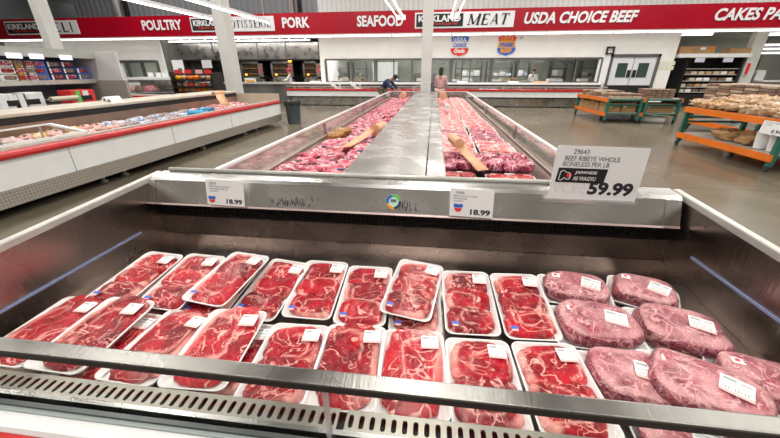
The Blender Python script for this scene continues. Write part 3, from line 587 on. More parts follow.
for px, py in ((266, 247), (282, 248), (382, 254.5), (399, 255.5), (508, 261.5), (527, 263)):
    p = at(px, py, Y=1.952); B().tube([(p.x, 1.952, p.z), (p.x, 1.957, p.z)], .007, 8).build('screw_hole', MAT['slot'], fc)
# honeycomb air discharge: dark slot with thin fins
B().box(XL, XRr, 1.965, 1.98, .66, .80).build('air_discharge', MAT['slot'], fc)
b = B()
for k in range(4): b.box(XL+.0, XRr, 1.957, 1.965, .685+k*.03, .687+k*.03)
for k in range(110): x = XL+.02+k*.03; b.box(x, x+.002, 1.957, 1.965, .68, .80)
b.build('air_grille', MAT['black'], fc)
FX0, FX1 = XL+.0, 1.405
B().prism([(1.865, .79), (1.965, .79), (1.965, .80), (1.875, .802)], 'x', FX0, FX1).build('fascia_lip', M_('dull_metal_lip', (.40, .30, .28), .4, .7, .2, 5), fc)
B().prism([(1.873, .80), (1.925, .94), (1.965, .94), (1.965, .80)], 'x', FX0+.06, FX1-.09).build('ledge_fascia', MAT['steel_w2'] if 'steel_w2' in MAT else MAT['steel_br'], fc)
for a, c, s in ((FX0, FX0+.055, -1), (FX1-.088, FX1, 1)):
    B().prism([(1.873, .80), (1.925, .94), (1.965, .94), (1.965, .80)], 'x', a, c).build('fascia_end_cap', MAT['steel_br'], fc, bevel=.003)
B().prism([(1.925, .941), (1.945, .958), (2.06, .965), (2.06, .94)], 'x', FX0+.02, FX1).build('ledge_top', MAT['steel_w'], fc)
b = B(); b.tube([(-1.81, 2.065, .975), (1.24, 2.065, .975)], .014, 10); b.build('ledge_rail', MAT['wsteel'], fc, smooth=True)
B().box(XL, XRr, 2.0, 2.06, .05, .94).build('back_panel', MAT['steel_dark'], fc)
# front: rail on glass, grille, steps, bumper
yr = .635
B().prism([(yr-.03, .830), (yr-.026, .834), (yr+.014, .838), (yr+.018, .834), (yr+.018, .818), (yr-.03, .822)], 'x', XL, XRr).build('front_rail', steel('rail_steel', (.32, .31, .29), .3, (40, 2, 2), .08, .3), fc, bevel=.003)
B().prism([(yr-.031, .828), (yr-.02, .826), (yr-.02, .806), (yr-.031, .808)], 'x', XL, XRr).build('rail_underside', MAT['black'], fc)
gx = -.262
for a, c in ((XL, gx-.006), (gx+.006, XRr)):
    B().box(a, c, .622, .630, .50, .818).build('front_glass', clear('front_glass', .0, .03, (.98, .985, .98), fres=.04), fc)
B().box(gx-.006, gx+.006, .617, .635, .50, .79).build('glass_joint', clear('joint_plastic', .08, .15, (.75, .72, .7), haze=.25), fc)
for a, c in ((XL, gx+.012), (gx+.037, XRr)):
    zg = .60; b = B(); n = int((c-a)/.0335); y0, y1, ya, yb = .668, .690, .690, .745
    y0, ya, yb, y1 = .643, .652, .6955, .711
    b.box(a, c, y0, ya, zg-.008, zg); b.box(a, c, yb, y1, zg-.008, zg)
    for k in range(n+1):
        x0 = a+(c-a)*k/n; h = .009
        b.box(max(a, x0-h), min(c, x0+h), ya, yb, zg-.008, zg)
        if k < n:   # rounded slot ends
            for yy, s in ((ya, 1), (yb, -1)):
                xa, xb = x0+h, x0+(c-a)/n-h; r = (xb-xa)/2
                for sd in (0, 1):
                    xc = (xa+xb)/2; pts = []
                    for t in range(5):
                        an = math.pi/2*t/4; pts.append((xc+(-1 if sd == 0 else 1)*r*math.cos(an), yy+s*(r-r*math.sin(an))*1.0))
                    cor = (xa if sd == 0 else xb, yy)
                    poly = pts+[(xc, yy), cor]
                    b.prism([cor]+pts, 'z', zg-.008, zg)
    b.build('return_air_grille', MAT['steel_g'], fc)
    b = B(); b.box(a, c, .6965, .699, .50, .5925); b.build('grille_rear_lip', MAT['black'], fc)
B().box(XL, XRr, .643, .697, .50, .51).build('grille_pit', MAT['slot'], fc)
B().prism([(.643, .60), (.632, .592), (.632, .50), (.643, .50)], 'x', XL, XRr).build('front_sill', MAT['steel'], fc)
B().prism([(.621, .582), (.606, .582), (.606, .50), (.621, .50)], 'x', XL, XRr).build('glass_channel', M_('dark_channel', (.10, .11, .11), .35, .6), fc)
B().prism([(.606, .572), (.594, .57), (.594, .50), (.606, .50)], 'x', XL, XRr).build('grey_trim_step', MAT['pale'] if 'pale' in MAT else M_('grey_green_trim', (.34, .38, .37), .4), fc)
B().prism([(.594, .562), (.556, .545), (.548, .53), (.548, .12), (.594, .12)], 'x', XL, XRr).build('outer_panel', MAT['white'], fc)
B().prism([(.548, .532), (.515, .528), (.505, .50), (.515, .45), (.548, .44)], 'x', XL, XRr).build('red_bumper', MAT['red'], fc, bevel=.005)
B().box(XL+.05, XRr-.05, .56, 2.0, 0, .12).build('toe_kick', MAT['black'], fc)
# faded stickers on the rear panel
for pa, pb, lb in (((197, 237), (218, 250), 'worn silver sticker on the rear panel above the third tray'), ((220, 242), (231, 251), 'smaller torn silver sticker beside the worn one on the rear panel')):
    p, q = at(*pa, Y=1.951), at(*pb, Y=1.951)
    o = B().box(p.x, q.x, 1.950, 1.954, q.z, p.z).build('worn_sticker', M_('worn_silver_film', (.33, .32, .32), .45, .3, .5, 60)); tag(o, lb, 'sticker')

# (thermometer helpers)
fn = Vector((0, -.14, .052)).normalized(); fu = Vector((0, .052, .14)).normalized()      # fascia normal / up
def fas(x, t, d=.0): return Vector((x, 1.873, .80))+fu*t+fn*d
th = thing('round_thermometer', 'round thermometer with coloured ring stuck on the steel fascia', 'thermometer', fas(-.213, .07, .002))
c0 = fas(-.213, .07, .0)
def disc(r0, r1, a0, a1, d, n=14):
    b = B(); vs = []
    for i in range(n+1):
        a = a0+(a1-a0)*i/n; e = Vector((math.cos(a), 0, 0))+fu*math.sin(a)
        vs += [c0+e*r0+fn*d, c0+e*r1+fn*d, c0+e*r0, c0+e*r1]
    fs = []
    for i in range(n):
        k = 4*i; fs += [(k, k+1, k+5, k+4), (k+1, k+3, k+7, k+5), (k, k+4, k+6, k+2)]
    return b.add(vs, fs)
for a0, m_ in ((.3, 'greenp'), (1.9, 'ringb'), (3.3, 'yellow'), (4.9, 'navy')):
    disc(.030, .046, a0, a0+1.5, .006, 8).build('coloured_ring', MAT[m_], th)
disc(.0, .030, 0, 2*math.pi, .005, 20).build('dial_face', M_('mint_dial', (.55, .8, .68), .4), th)
b = B(); e = .015; b.add([c0+Vector((x*.018, 0, 0))+fu*(z+.006)+fn*.008 for x, z in ((-1, -.007), (1, -.007), (1, .010), (-1, .010))], [(0, 1, 2, 3)]); b.build('lcd_screen', MAT['lcd'], th)

random.seed(31)
for (xa, xb, nn_, lb) in ((-1.02, -.74, 60, 'a'), (-.19, -.05, 26, 'b')):
    b = B()
    for k in range(nn_):
        u = random.gauss((xa+xb)/2, (xb-xa)*.25) if nn_ > 10 else random.uniform(xa, xb); t_ = .012+random.random()**1.6*.045; hgt_ = random.uniform(.012, .030); wd_ = random.uniform(.003, .008); sk = random.uniform(-.008, .008)
        b.add([fas(u, t_, .0006), fas(u+wd_, t_, .0006), fas(u+wd_+sk, t_+hgt_, .0006), fas(u+sk, t_+hgt_, .0006)], [(0, 1, 2, 3)])
    residue_ = b.build('adhesive_residue', M_('sticky_residue_'+lb, (.09, .085, .08), .8), fc); residue_['kind'] = 'stuff'
# price tags
def card(name, label, o, ux_, uy_, w_, h_, rows, dep=.002):
    """a card with writing; o = lower-left corner"""
    t = thing(name, label, 'price tag', o); nn = ux_.cross(uy_).normalized()
    b = B(); p = [o, o+ux_*w_, o+ux_*w_+uy_*h_, o+uy_*h_]
    b.add([q-nn*dep for q in p]+[q for q in p], [(3, 2, 1, 0), (4, 5, 6, 7), (0, 1, 5, 4), (1, 2, 6, 5), (2, 3, 7, 6), (3, 0, 4, 7)]); b.build('card', MAT['label'], t)
    for s_, x, y, ww, hh, m_, bd in rows:
        text('lettering', s_, MAT[m_], t, o+ux_*x*w_+uy_*y*h_, ux_, uy_, ww*w_, hh*h_, bd, depth=.0012)
    return t, nn
def minishield(t, o, ux_, uy_, s, nn):
    def pl(pts, m_, d): B().add([o+ux_*(x*s)+uy_*(z*s)+nn*d for x, z in pts], [tuple(range(len(pts)))]).build('emblem', MAT[m_], t)
    pl([(-.5, .05), (.5, .05), (.55, .45), (.3, .5), (0, .42), (-.3, .5), (-.55, .45)], 'ringb', .0012); pl([(0, -.5), (.35, -.35), (.45, 0), (-.45, 0), (-.35, -.35)], 'redst', .0012)
tilt = math.radians(10); cu_ = Vector((0, math.sin(tilt), math.cos(tilt)))
ex = Vector((1, 0, -.03)).normalized()
t, nn = card('price_tag', 'white price tag reading 18.99 at the left of the steel fascia', Vector((-1.425, 1.857, .81)), ex, cu_, .255, .165,
     [('18.99', .52, .08, .42, .19, 'ink', .04), ('23078', .10, .80, .18, .09, 'ink', 0), ('BEEF RIB EYE STEAK', .10, .70, .55, .055, 'ink', 0), ('BONELESS PER LB', .10, .61, .48, .055, 'ink', 0), ('CHOICE', .10, .52, .22, .05, 'ink', 0)])
minishield(t, Vector((-1.425, 1.857, .81))+ex*.035+cu_*.035, ex, cu_, .045, nn)
t, nn = card('price_tag', 'white price tag reading 18.99 near the middle of the steel fascia', Vector((.125, 1.857, .81)), ex, cu_, .252, .165,
     [('18.99', .48, .08, .46, .21, 'ink', .04), ('33666', .12, .82, .20, .09, 'ink', 0), ('BEEF LOIN NY STEAK', .08, .71, .55, .055, 'ink', 0), ('BONELESS', .08, .62, .30, .055, 'ink', 0), ('CHOICE', .08, .53, .22, .05, 'ink', 0)])
minishield(t, Vector((.125, 1.857, .81))+ex*.05+cu_*.05, ex, cu_, .05, nn)
o_ = Vector((.672, 1.890, .927)); tl = math.radians(1); cu2 = Vector((.012, math.sin(tl), math.cos(tl))).normalized(); e2 = Vector((1, 0, -.012)).normalized()
t, nn = card('large_price_sign', 'large white sign reading BEEF RIBEYE WHOLE 59.99 standing on the steel ledge', o_, e2, cu2, .468, .306,
     [('59.99', .44, .12, .50, .25, 'ink', .045), ('29643', .19, .86, .17, .085, 'ink', .0), ('BEEF RIBEYE WHOLE', .11, .74, .60, .085, 'ink', .0), ('BONELESS PER LB', .10, .64, .51, .08, 'ink', .0)])
p0 = o_+e2*(.468*.05)+cu2*(.305*.34)
B().add([p0+e2*a+cu2*c+nn*.0015 for a, c in ((0, 0), (.255, 0), (.262, .082), (.006, .082))], [(0, 1, 2, 3)]).build('black_banner', MAT['black'], t)
text('lettering', 'JAPANESE', MAT['white'], t, p0+e2*.095+cu2*.047, e2, cu2, .115, .021, .02, .1, depth=.003); text('lettering', 'AS WAGYU', MAT['white'], t, p0+e2*.09+cu2*.014, e2, cu2, .12, .023, .02, .1, depth=.003)
pts = [(.015, .015), (.02, .062), (.035, .068), (.05, .058), (.068, .055), (.075, .035), (.07, .02), (.055, .018), (.045, .028), (.03, .012)]
b = B(); q = [p0+e2*a+cu2*c+nn*.003 for a, c in pts]
for a, c in zip(q, q[1:]+q[:1]): b.bar(a, c, .003, .003)
b.build('emblem_outline', MAT['white'], t)
b = B(); cc = p0+e2*.066+cu2*.042+nn*.0035; b.add([cc]+[cc+e2*.014*math.cos(k*math.pi/8)+cu2*.014*math.sin(k*math.pi/8) for k in range(16)], [(0, k+1, (k+1) % 16+1) for k in range(16)]); b.build('red_disc', MAT['redst'], t)
text('lettering', '59.99', M_('faint_ghost_print', (.74, .75, .745), .6), t, o_+e2*(.468*.41)+cu2*(.305*.13)+nn*.0002, -e2, cu2, .17, .07, .02, depth=-.0008)
B().prism([(1.884, .912), (1.889, .912), (1.889, .935), (1.884, .935)], 'x', .665, 1.155).build('clear_sign_holder', clear('clear_acrylic', .05, .05, (.95, .96, .96), haze=.08), t)

# ------------------------------------------------------------------ tray packages
def rrect(wx, wy, r, n=6):
    pts = []
    for cx, cy, a0 in ((wx-r, wy-r, 0), (-wx+r, wy-r, 90), (-wx+r, -wy+r, 180), (wx-r, -wy+r, 270)):
        for k in range(n+1):
            a = math.radians(a0+90*k/n); pts.append((cx+r*math.cos(a), cy+r*math.sin(a)))
    return pts
def loft(b, rings, cap0=True, cap1=True):
    n = len(rings[0]); vs = [p for r in rings for p in r]
    fs = [(i*n+j, i*n+(j+1) % n, (i+1)*n+(j+1) % n, (i+1)*n+j) for i in range(len(rings)-1) for j in range(n)]
    if cap0: fs.append(tuple(range(n-1, -1, -1)))
    if cap1: fs.append(tuple(range((len(rings)-1)*n, len(rings)*n)))
    return b.add(vs, fs)
def tray_mesh(W, L, H, name, parent):
    rings = []
    for k, z in ((-.022, -H), (-.010, -H*.5), (-.001, -.004), (0, 0), (-.004, .001), (-.007, -.001), (-.014, -H*.5), (-.024, -H+.004)):
        rings.append([(x, y, z) for x, y in rrect(W/2+k, L/2+k, .035+k)])
    b = B(); loft(b, rings, True, True); return b.build(name, MAT['foam'], parent, smooth=True, local=True)
def steak(parent, cx, cy, a_, b_, th_, seed, mt, z0, rotz=0, slope=0., name='steak'):
    """rounded slab with a ragged outline and a trimmed fat edge on one side"""
    n = 52; vs = []; att = []; R = random.Random(seed); ph = R.uniform(0, 6.28); sd = Vector((seed*3.1, seed*1.7, seed*.9))
    ca, sa = math.cos(rotz), math.sin(rotz)
    def rad(t):
        return 1+.10*noise.noise(Vector((math.cos(t)*1.3, math.sin(t)*1.3, 0))+sd)+.06*noise.noise(Vector((math.cos(t)*4, math.sin(t)*4, 3))+sd)
    lev = [(1.0, 0.0), (1.03, .35), (1.0, .75), (.95, .94)]+[(q, 1.0) for q in (.88, .81, .74, .67, .6, .52, .44, .36, .28, .2, .1)]; ex_, ey_ = R.uniform(-.35, .35), R.uniform(-.2, .25); er = R.uniform(.50, .66); ea, ew = R.uniform(0, 6.28), R.uniform(1.6, 2.6)
    for s, h in lev:
        for i in range(n):
            t = 2*math.pi*i/n; e = .58
            x = math.copysign(abs(math.cos(t))**e, math.cos(t))*a_*rad(t)*s; y = math.copysign(abs(math.sin(t))**e, math.sin(t))*b_*rad(t)*s
            z = z0+th_*h+(.0055*noise.noise(Vector((x*28, y*28, seed)))+.003*noise.noise(Vector((x*70, y*70, seed))) if h > .5 else 0)+slope*y
            vs.append((cx+x*ca-y*sa, cy+x*sa+y*ca, z))
            d = .5+.5*math.cos(t-ph); k = max(0, min(1, (d-.74)*3.2+.8*noise.noise(Vector((math.cos(t)*3, math.sin(t)*3, seed+9)))))
            qx, qy = math.cos(t)*s-ex_, math.sin(t)*s-ey_; an_ = math.atan2(qy, qx)
            dd_ = abs(math.hypot(qx, qy)-er*(1+.18*noise.noise(Vector((math.cos(an_), math.sin(an_), seed)))))
            sm = max(0, 1-dd_/(.055+.06*max(0, noise.noise(Vector((math.cos(an_)*2, math.sin(an_)*2, seed+4))))))*(1 if abs((an_-ea+math.pi) % (2*math.pi)-math.pi) < ew else 0)
            att.append(max(k if s >= .88 else k*.6 if s >= .8 else 0, sm))
    vs.append((cx, cy, z0+th_)); att.append(0)
    fs = [(l*n+i, l*n+(i+1) % n, (l+1)*n+(i+1) % n, (l+1)*n+i) for l in range(len(lev)-1) for i in range(n)]
    L_ = (len(lev)-1)*n; fs += [(L_+i, L_+(i+1) % n, len(vs)-1) for i in range(n)]; fs.append(tuple(range(n-1, -1, -1)))
    b = B(); b.add(vs, fs); o = b.build(name, mt, parent, smooth=True, local=True)
    A = o.data.attributes.new('fat', 'FLOAT', 'POINT'); A.data.foreach_set('value', att); return o
def price_label(parent, cx, cy, z, w_, h_, rot=0., tiltx=0., name='price_label'):
    M = Matrix.Translation((cx, cy, z)) @ Matrix.Rotation(rot, 4, 'Z') @ Matrix.Rotation(tiltx, 4, 'X')
    lb = B().box(-w_/2, w_/2, -h_/2, h_/2, 0, .0008, M).build(name, MAT['label'], parent, local=True)
    b = B()
    b.box(-w_*.42, -w_*.02, h_*.24, h_*.40, .0008, .0011, M)
    for k in range(9): x = -w_*.42+k*w_*.09; b.box(x, x+w_*(.05 if k % 3 else .03), -h_*.30, -h_*.12, .0008, .0011, M)
    b.box(-w_*.42, w_*.40, h_*.06, h_*.10, .0008, .0011, M); b.box(-w_*.42, w_*.2, -h_*.04, h_*.0, .0008, .0011, M); b.box(w_*.1, w_*.42, h_*.25, h_*.33, .0008, .0011, M)
    b.build('printing', M_('label_print', (.38, .38, .38), .6) if 'label_print' not in bpy.data.materials else bpy.data.materials['label_print'], lb, local=True)
    B().box(-w_/2, w_/2, -h_/2, -h_*.34, .0008, .0012, M).build('pale_red_band', MAT['pinkband'], lb, local=True)
    return lb
def steak_tray(label, P, layout, seed, lab=True, sticker=True, film=True, W=.250, L=.415, group=None, mt=None):
    x, y, z, yaw, pit, rol = P
    t = thing('steak_tray_package', label, 'meat package', (x, y, z), (0, 0, 0), group)
    t.matrix_world = Matrix.Translation((x, y, z)) @ Matrix.Rotation(yaw, 4, 'Z') @ Matrix.Rotation(pit, 4, 'X') @ Matrix.Rotation(rol, 4, 'Y')
    H = .028; tray_mesh(W, L, H, 'foam_tray', t)
    R = random.Random(seed); n = layout
    hh = (L/2-.022)
    for k in range(n):
        cy = (-hh+(2*hh)*(k+.5)/n); b_ = hh/n*1.12
        cy = max(-hh+b_, min(hh-b_, cy))
        steak(t, R.uniform(-.004, .004), cy, W/2-.019, b_, .027+.004*(k % 2), seed*10+k, mt or meats[(seed+k) % 3], -H+.005, R.uniform(-.06, .06), slope=.04 if n > 1 else 0)
    def hgt(u, v):
        a = min(1, abs(2*u-1)); c = min(1, abs(2*v-1)); return .0125*(1-a**5)*(1-c**6)+.0015
    if film:
        def fn_(u, v):
            X_, Y_ = (u-.5)*(W-.004), (v-.5)*(L-.004); r = .03; ax, ay = abs(X_)-(W/2-r), abs(Y_)-(L/2-r)
            if ax > 0 and ay > 0:
                d = math.hypot(ax, ay)
                if d > r: X_ = math.copysign(W/2-r+ax*r/d, X_); Y_ = math.copysign(L/2-r+ay*r/d, Y_)
            return Vector((X_, Y_, hgt(u, v)+.0012*noise.noise(Vector((u*9, v*3, seed)))))
        B().grid(fn_, 16, 22).build('plastic_wrap', MAT['film'], t, smooth=True, local=True)
    if lab:
        price_label(t, .068+R.uniform(-.006, .006), L/2-.075, .0155, .068, .066, R.uniform(-.12, .06))
    if sticker:
        s_ = B().box(-.095, -.062, -L/2+.045, -L/2+.060, .0125, .0138).build('blue_sticker', MAT['blue'], t, local=True); B().box(-.092, -.066, -L/2+.034, -L/2+.045, .0120, .0132).build('red_lower_strip', MAT['pinkband'], s_, local=True)
    return t
rear_trays = [
 ((-1.52, 1.32, .605, -.08, .12, 0), 3, 'steak tray in the rear row, leftmost, beside the steel side panel'),
 ((-1.27, 1.34, .592, -.05, .15, 0), 3, 'steak tray second from left in the rear row, lying over another tray'),
 ((-1.03, 1.37, .61, -.14, .10, 0), 2, 'steak tray third from left in the rear row, turned and raised on another tray'),
 ((-.80, 1.38, .555, -.15, .20, 0), 3, 'three-steak tray fourth from left in the rear row, turned to the left'),
 ((-.56, 1.40, .56, 0.0, .17, 0), 3, 'fifth rear tray from left, three bright red steaks with a fat seam along the right'),
 ((-.30, 1.38, .56, .02, .15, 0), 3, 'sixth rear tray from left, steaks with a broad white fat wedge across the middle'),
 ((-.055, 1.42, .59, -.17, .13, .04), 3, 'tilted rear tray in the middle, lifted on another tray and turned clockwise'),
 ((.22, 1.38, .565, .04, .17, 0), 3, 'rear tray below the middle price tag, second from right of the red trays'),
 ((.475, 1.37, .575, .06, .17, 0), 3, 'rightmost red tray of the rear row, next to the marbled roasts'),
]
front_trays = [
 ((-1.64, .94, .57, -.03, .05, 0), 1, 'front tray in the left corner, one dark red cut beside the side panel'),
 ((-1.37, .92, .60, -.03, .08, 0), 1, 'second front tray from left, dark cut, propped on a lower tray'),
 ((-1.09, .93, .555, -.05, .02, 0), 1, 'third front tray from left, partly under the raised fourth tray'),
 ((-.81, .91, .60, .04, .06, 0), 1, 'fourth front tray from left, raised, meat with long diagonal fat streaks'),
 ((-.52, .88, .585, .03, .04, 0), 2, 'fifth front tray from left, two round ribeye steaks'),
 ((-.275, .91, .575, .04, .04, 0), 1, 'front tray above the glass joint, large shiny steak with pale fat at the top'),
 ((-.03, .905, .585, .06, .05, 0), 1, 'front tray left of the bone-like fat cross, below the tilted rear tray'),
 ((.23, .89, .585, .04, .04, 0), 2, 'front tray below the middle price tag, veined chuck steaks'),
 ((.50, .905, .58, .06, .03, 0), 2, 'rightmost red front tray, two big ribeyes beside the marbled roasts'),
]
front_trays[6] = (front_trays[6][0], 1, 'third red front tray from the right, butterfly shaped steak with white fat')
for i, (P, n, lb) in enumerate(rear_trays): steak_tray(lb, P, n, 11+i)
for i, (P, n, lb) in enumerate(front_trays):
    P = (P[0], max(P[1]+.012, .900), min(P[2], .572) if i not in (1, 3) else P[2], *P[3:])
    steak_tray(lb, P, n, 31+i, sticker=False, L=.396, W=.258)
for i, (P, lb, lab_) in enumerate((
 ((-1.33, 1.345, .535, -.02, .12, 0), 'lower tray whose rim shows just below the second rear tray from left', False),
 ((-1.075, 1.345, .54, -.04, .12, 0), 'lower tray with a blue sticker under the turned third rear tray', False),
 ((-.04, 1.38, .535, .03, .14, 0), 'lower tray showing to the right of the tilted middle rear tray', False),
 ((-1.32, .925, .545, -.04, .03, 0), 'lower tray whose price label shows between the second and third front trays', True),
 ((-.76, .925, .54, .02, .03, 0), 'lower tray whose price label shows between the fourth and fifth front trays', True))):
    steak_tray(lb, P, 2, 51+i, lab=lab_, sticker=not lab_, film=False, L=.375 if lab_ else .415)

# wagyu roasts in clear bags on foam trays
def roast(label, x, y, z, yaw, w_, d_, h_, seed, pit=0., stick=True, tray=True):
    t = thing('marbled_beef_roast', label, 'beef roast', (x, y, z))
    t.matrix_world = Matrix.Translation((x, y, z)) @ Matrix.Rotation(yaw, 4, 'Z') @ Matrix.Rotation(pit, 4, 'X')
    if tray: 
        o = tray_mesh(w_*1.16, d_*1.12, .026, 'foam_tray', t); o.location = (0, 0, .026)
    n, m = 44, 16; sd = Vector((seed*5.3, seed*2.1, 0))
    def body(off, fine):
        vs = []; att = []
        for j in range(m+1):
            ph = -math.pi/2+math.pi*j/m
            for i in range(n):
                th_ = 2*math.pi*i/n; e = .45
                f = lambda v, e=e: math.copysign(abs(v)**e, v)
                cp = max(0, math.cos(ph))**.38
                X_ = f(math.cos(th_))*cp; Y_ = f(math.sin(th_), .75)*cp; Z_ = f(math.sin(ph), .62)
                q = Vector((X_, Y_, Z_)); k = 1+.10*noise.noise(q*1.1+sd)+.05*noise.noise(q*3+sd)*fine
                zz = Z_*(1+.12*X_*math.sin(seed))+.05*noise.noise(q*2.5+sd)*fine
                vs.append(Vector((X_*w_/2*k*off, Y_*d_/2*k*off*(1-.1*X_*math.cos(seed*2)), h_/2+zz*h_/2*off)))
                att.append(max(0, min(.8, (Z_ > .6)*(.28+1.2*noise.noise(q*2.2+sd*1.3))+max(0, .8-4*abs(Z_-.75)))))
        fs = [(j*n+i, j*n+(i+1) % n, (j+1)*n+(i+1) % n, (j+1)*n+i) for j in range(m) for i in range(n)]
        return vs, fs, att
    vs, fs, att = body(1, 1); b = B(); b.add([v+Vector((0, 0, .006)) for v in vs], fs); o = b.build('meat_slab', wagyu, t, smooth=True, local=True)
    A = o.data.attributes.new('fat', 'FLOAT', 'POINT'); A.data.foreach_set('value', att)
    vs, fs, _ = body(1.035, .6); b = B(); b.add([v+Vector((0, 0, .006)) for v in vs], fs); b.build('clear_bag', MAT['filmb'], t, smooth=True, local=True)
    price_label(t, w_*.20, -d_*.02, h_+.008, .085, .085, -.25, .02*math.sin(seed))
    if stick:
        s_ = B().box(-w_*.38, -w_*.38+.038, d_*.10, d_*.10+.030, h_+.001, h_+.004).build('small_logo_sticker', MAT['label'], t, local=True); B().box(-w_*.38+.010, -w_*.38+.024, d_*.10+.010, d_*.10+.024, h_+.0042, h_+.0052).build('red_mark', MAT['redst'], s_, local=True)
    return t
DZ = .50
roasts = [
 ('marbled roast at the back left of the roasts, with a grey fold of bag', .77, 1.53, .53, -.16, .30, .20, .085, 1, .1),
 ('marbled roast at the far right back corner under the price sign', 1.10, 1.54, .53, -.45, .27, .20, .085, 2, .1),
 ('large marbled roast in the middle row, left, pale top and dark side', .765, 1.265, .52, -.08, .32, .23, .095, 3, .05),
 ('large marbled roast in the middle row, right, with two white scores on its side', 1.10, 1.27, .52, -.22, .32, .24, .10, 4, .05),
 ('marbled roast in the front row, left, tray edge showing beside the red trays', .76, .985, .52, -.10, .27, .23, .085, 5, 0),
 ('marbled roast lying on top of its neighbours at the front, big white label', .965, .93, .565, -.42, .33, .22, .085, 6, .02),
 ('marbled roast at the front right beside the side panel', 1.235, 1.00, .53, -.35, .28, .21, .085, 7, 0),
]
for lb, x, y, z, yaw, w_, d_, h_, sd_, pt in roasts: roast(lb, x, y, z, yaw, w_, d_, h_, sd_, pt)
roast('lowest marbled roast seen only through the glass under the steel rail', .86, .80, .47, -.1, .26, .16, .06, 8, 0, False)

# ------------------------------------------------------------------ the twin meat island behind
IX0, IX1, IY0, IY1 = -1.64, 1.19, 2.12, 13.2
warmst = M_('warm_liner_metal', (.50, .38, .33), .4, .6, .2, 3)
isl = thing('twin_meat_island', 'long twin steel meat case with white rims running away behind the front case', 'display case', (-.2, 7.6, 0))
for s, x in ((-1, IX0), (1, IX1)):
    B().box(x-.02, x+.02, IY0, IY1, .885, .915).build('rim', MAT['white'], isl, bevel=.006)
    y = IY0
    for y0_, y1_ in ((IY0, 5.1), (5.1, 8.1), (8.1, IY1)):
        B().box(x-.005, x+.005, y0_+.02, y1_-.02, .70, .885).build('side_glass', MAT['glass'], isl)
        if y0_ > IY0: B().box(x-.012, x+.012, y0_-.03, y0_+.03, .69, .885).build('glass_post', MAT['steel'], isl)
    B().box(x-.035, x+.035, IY0, IY1, .66, .70).build('lower_rail', warmst, isl, bevel=.005)
    xi = x-s*.05; a, c = sorted((xi, xi-s*.12))
    B().prism([(xi, .675), (xi, .66), (xi-s*.10, .50), (xi-s*.10, .515)], 'y', IY0, IY1).build('inner_grille', warmst, isl)
    B().box(*sorted((x, x-s*.04)), IY0, IY1, .12, .66).build('outer_panel', MAT['white'], isl)
    B().box(*sorted((x+s*.012, x-s*.03)), IY0, IY1, .04, .30).build('kick_plate', MAT['steel'], isl)
for y in (IY0, IY1-.03): B().box(IX0, IX1, y, y+.03, .12, .90).build('end_panel', MAT['steel'], isl)
B().box(IX0, IX1, IY1-.01, IY1+.02, .885, .915).build('end_rim', MAT['white'], isl)
B().box(IX0+.05, IX1-.05, IY0+.03, IY1-.03, .50, .54).build('well_floor', MAT['steel_dark'], isl)
PX0, PX1 = -.60, .10
B().box(PX0, PX1-.13, 2.10, 11.6, .925, .955).build('centre_top', MAT['steel_s'], isl, bevel=.004)
B().box(PX1-.125, PX1, 2.10, 11.6, .925, .953).build('centre_top_strip', MAT['steel_s'], isl, bevel=.004)
for x in (PX0, PX1): B().box(x-.012, x+.012, 2.12, 11.6, .54, .93).build('centre_side', MAT['steel'], isl)
for y in (4.6, 7.2, 9.6): B().box(PX0, PX1, y, y+.006, .954, .957).build('top_seam', MAT['dwall'], isl)
gs = thing('glass_end_guard', 'clear glass guard around the far end of the island top', 'glass guard', (-.25, 11.4, .955))
for x in (PX0-.05, PX1+.03): B().box(x-.004, x+.004, 11.0, 12.8, .93, 1.16).build('glass_panel', MAT['glass'], gs)
B().box(PX0-.05, PX1+.03, 12.8, 12.81, .93, 1.16).build('glass_panel', MAT['glass'], gs)
B().box(PX0-.05, PX1+.03, 11.62, 12.8, .90, .94).build('base_shelf', MAT['steel_br'], gs)

# left well: vacuum packs of pork
def vac(name, mt, w_, d_, h_, seed, lm='navy'):
    t = thing(name, None, None, (0, 0, 0)); b = B(); b.blob((0, 0, h_/2), w_/2, d_/2, h_/2, 16, 9, .7, .35, seed); m_ = b.build('meat_pack', mt, t, smooth=True, local=True)
    b = B()
    if lm: 
        lb = B().grid(lambda u, v: Vector(((u-.5)*.075+.02*math.sin(seed), (v-.5)*.05, h_*1.0+.004)), 3, 3).build('pack_label', MAT[lm], t, local=True); q = lb.modifiers.new('s', 'SOLIDIFY'); q.thickness = .004
    B().blob((w_*.18*math.cos(seed*2), -d_*.2, h_*.93), .022, .012, .008, 8, 6).build('white_sticker', MAT['label'], t, local=True)
    return t
protos = [vac('vacuum_pork_pack', porkm[k % 3 if k % 3 != 2 else 0], .30, .20, .10, k+1, 'navy' if k % 2 == 0 else None) for k in range(4)]
wprotos = [vac('vacuum_pork_pack', porkm[1], .27, .17, .10, k+7, None) for k in range(2)]
tprotos = [vac('turkey_pack', turkey, .26, .2, .12, 21, None)]
def place(o, x, y, z, rz, label, cat, group, tilt=0.):
    o.location = (x, y, z); o.rotation_euler = (tilt, tilt*.5, rz); tag(o, label, cat, group)
random.seed(12); used = set()
def inst(protos_, k, *a, **kw):
    p = protos_[k % len(protos_)]
    if p.name in used: p = copy_tree(p)
    else: used.add(p.name)
    place(p, *a, **kw); return p
zones = ((3.9, 'nearest the steel case in the left well of the island', 'nearest packs'), (5.6, 'in the near half of the left well, before the paper roll', 'near packs'), (8, 'in the middle of the left well, past the paper roll', 'middle packs'), (14, 'at the far end of the left well', 'far packs'))
k = 0; y = 2.50
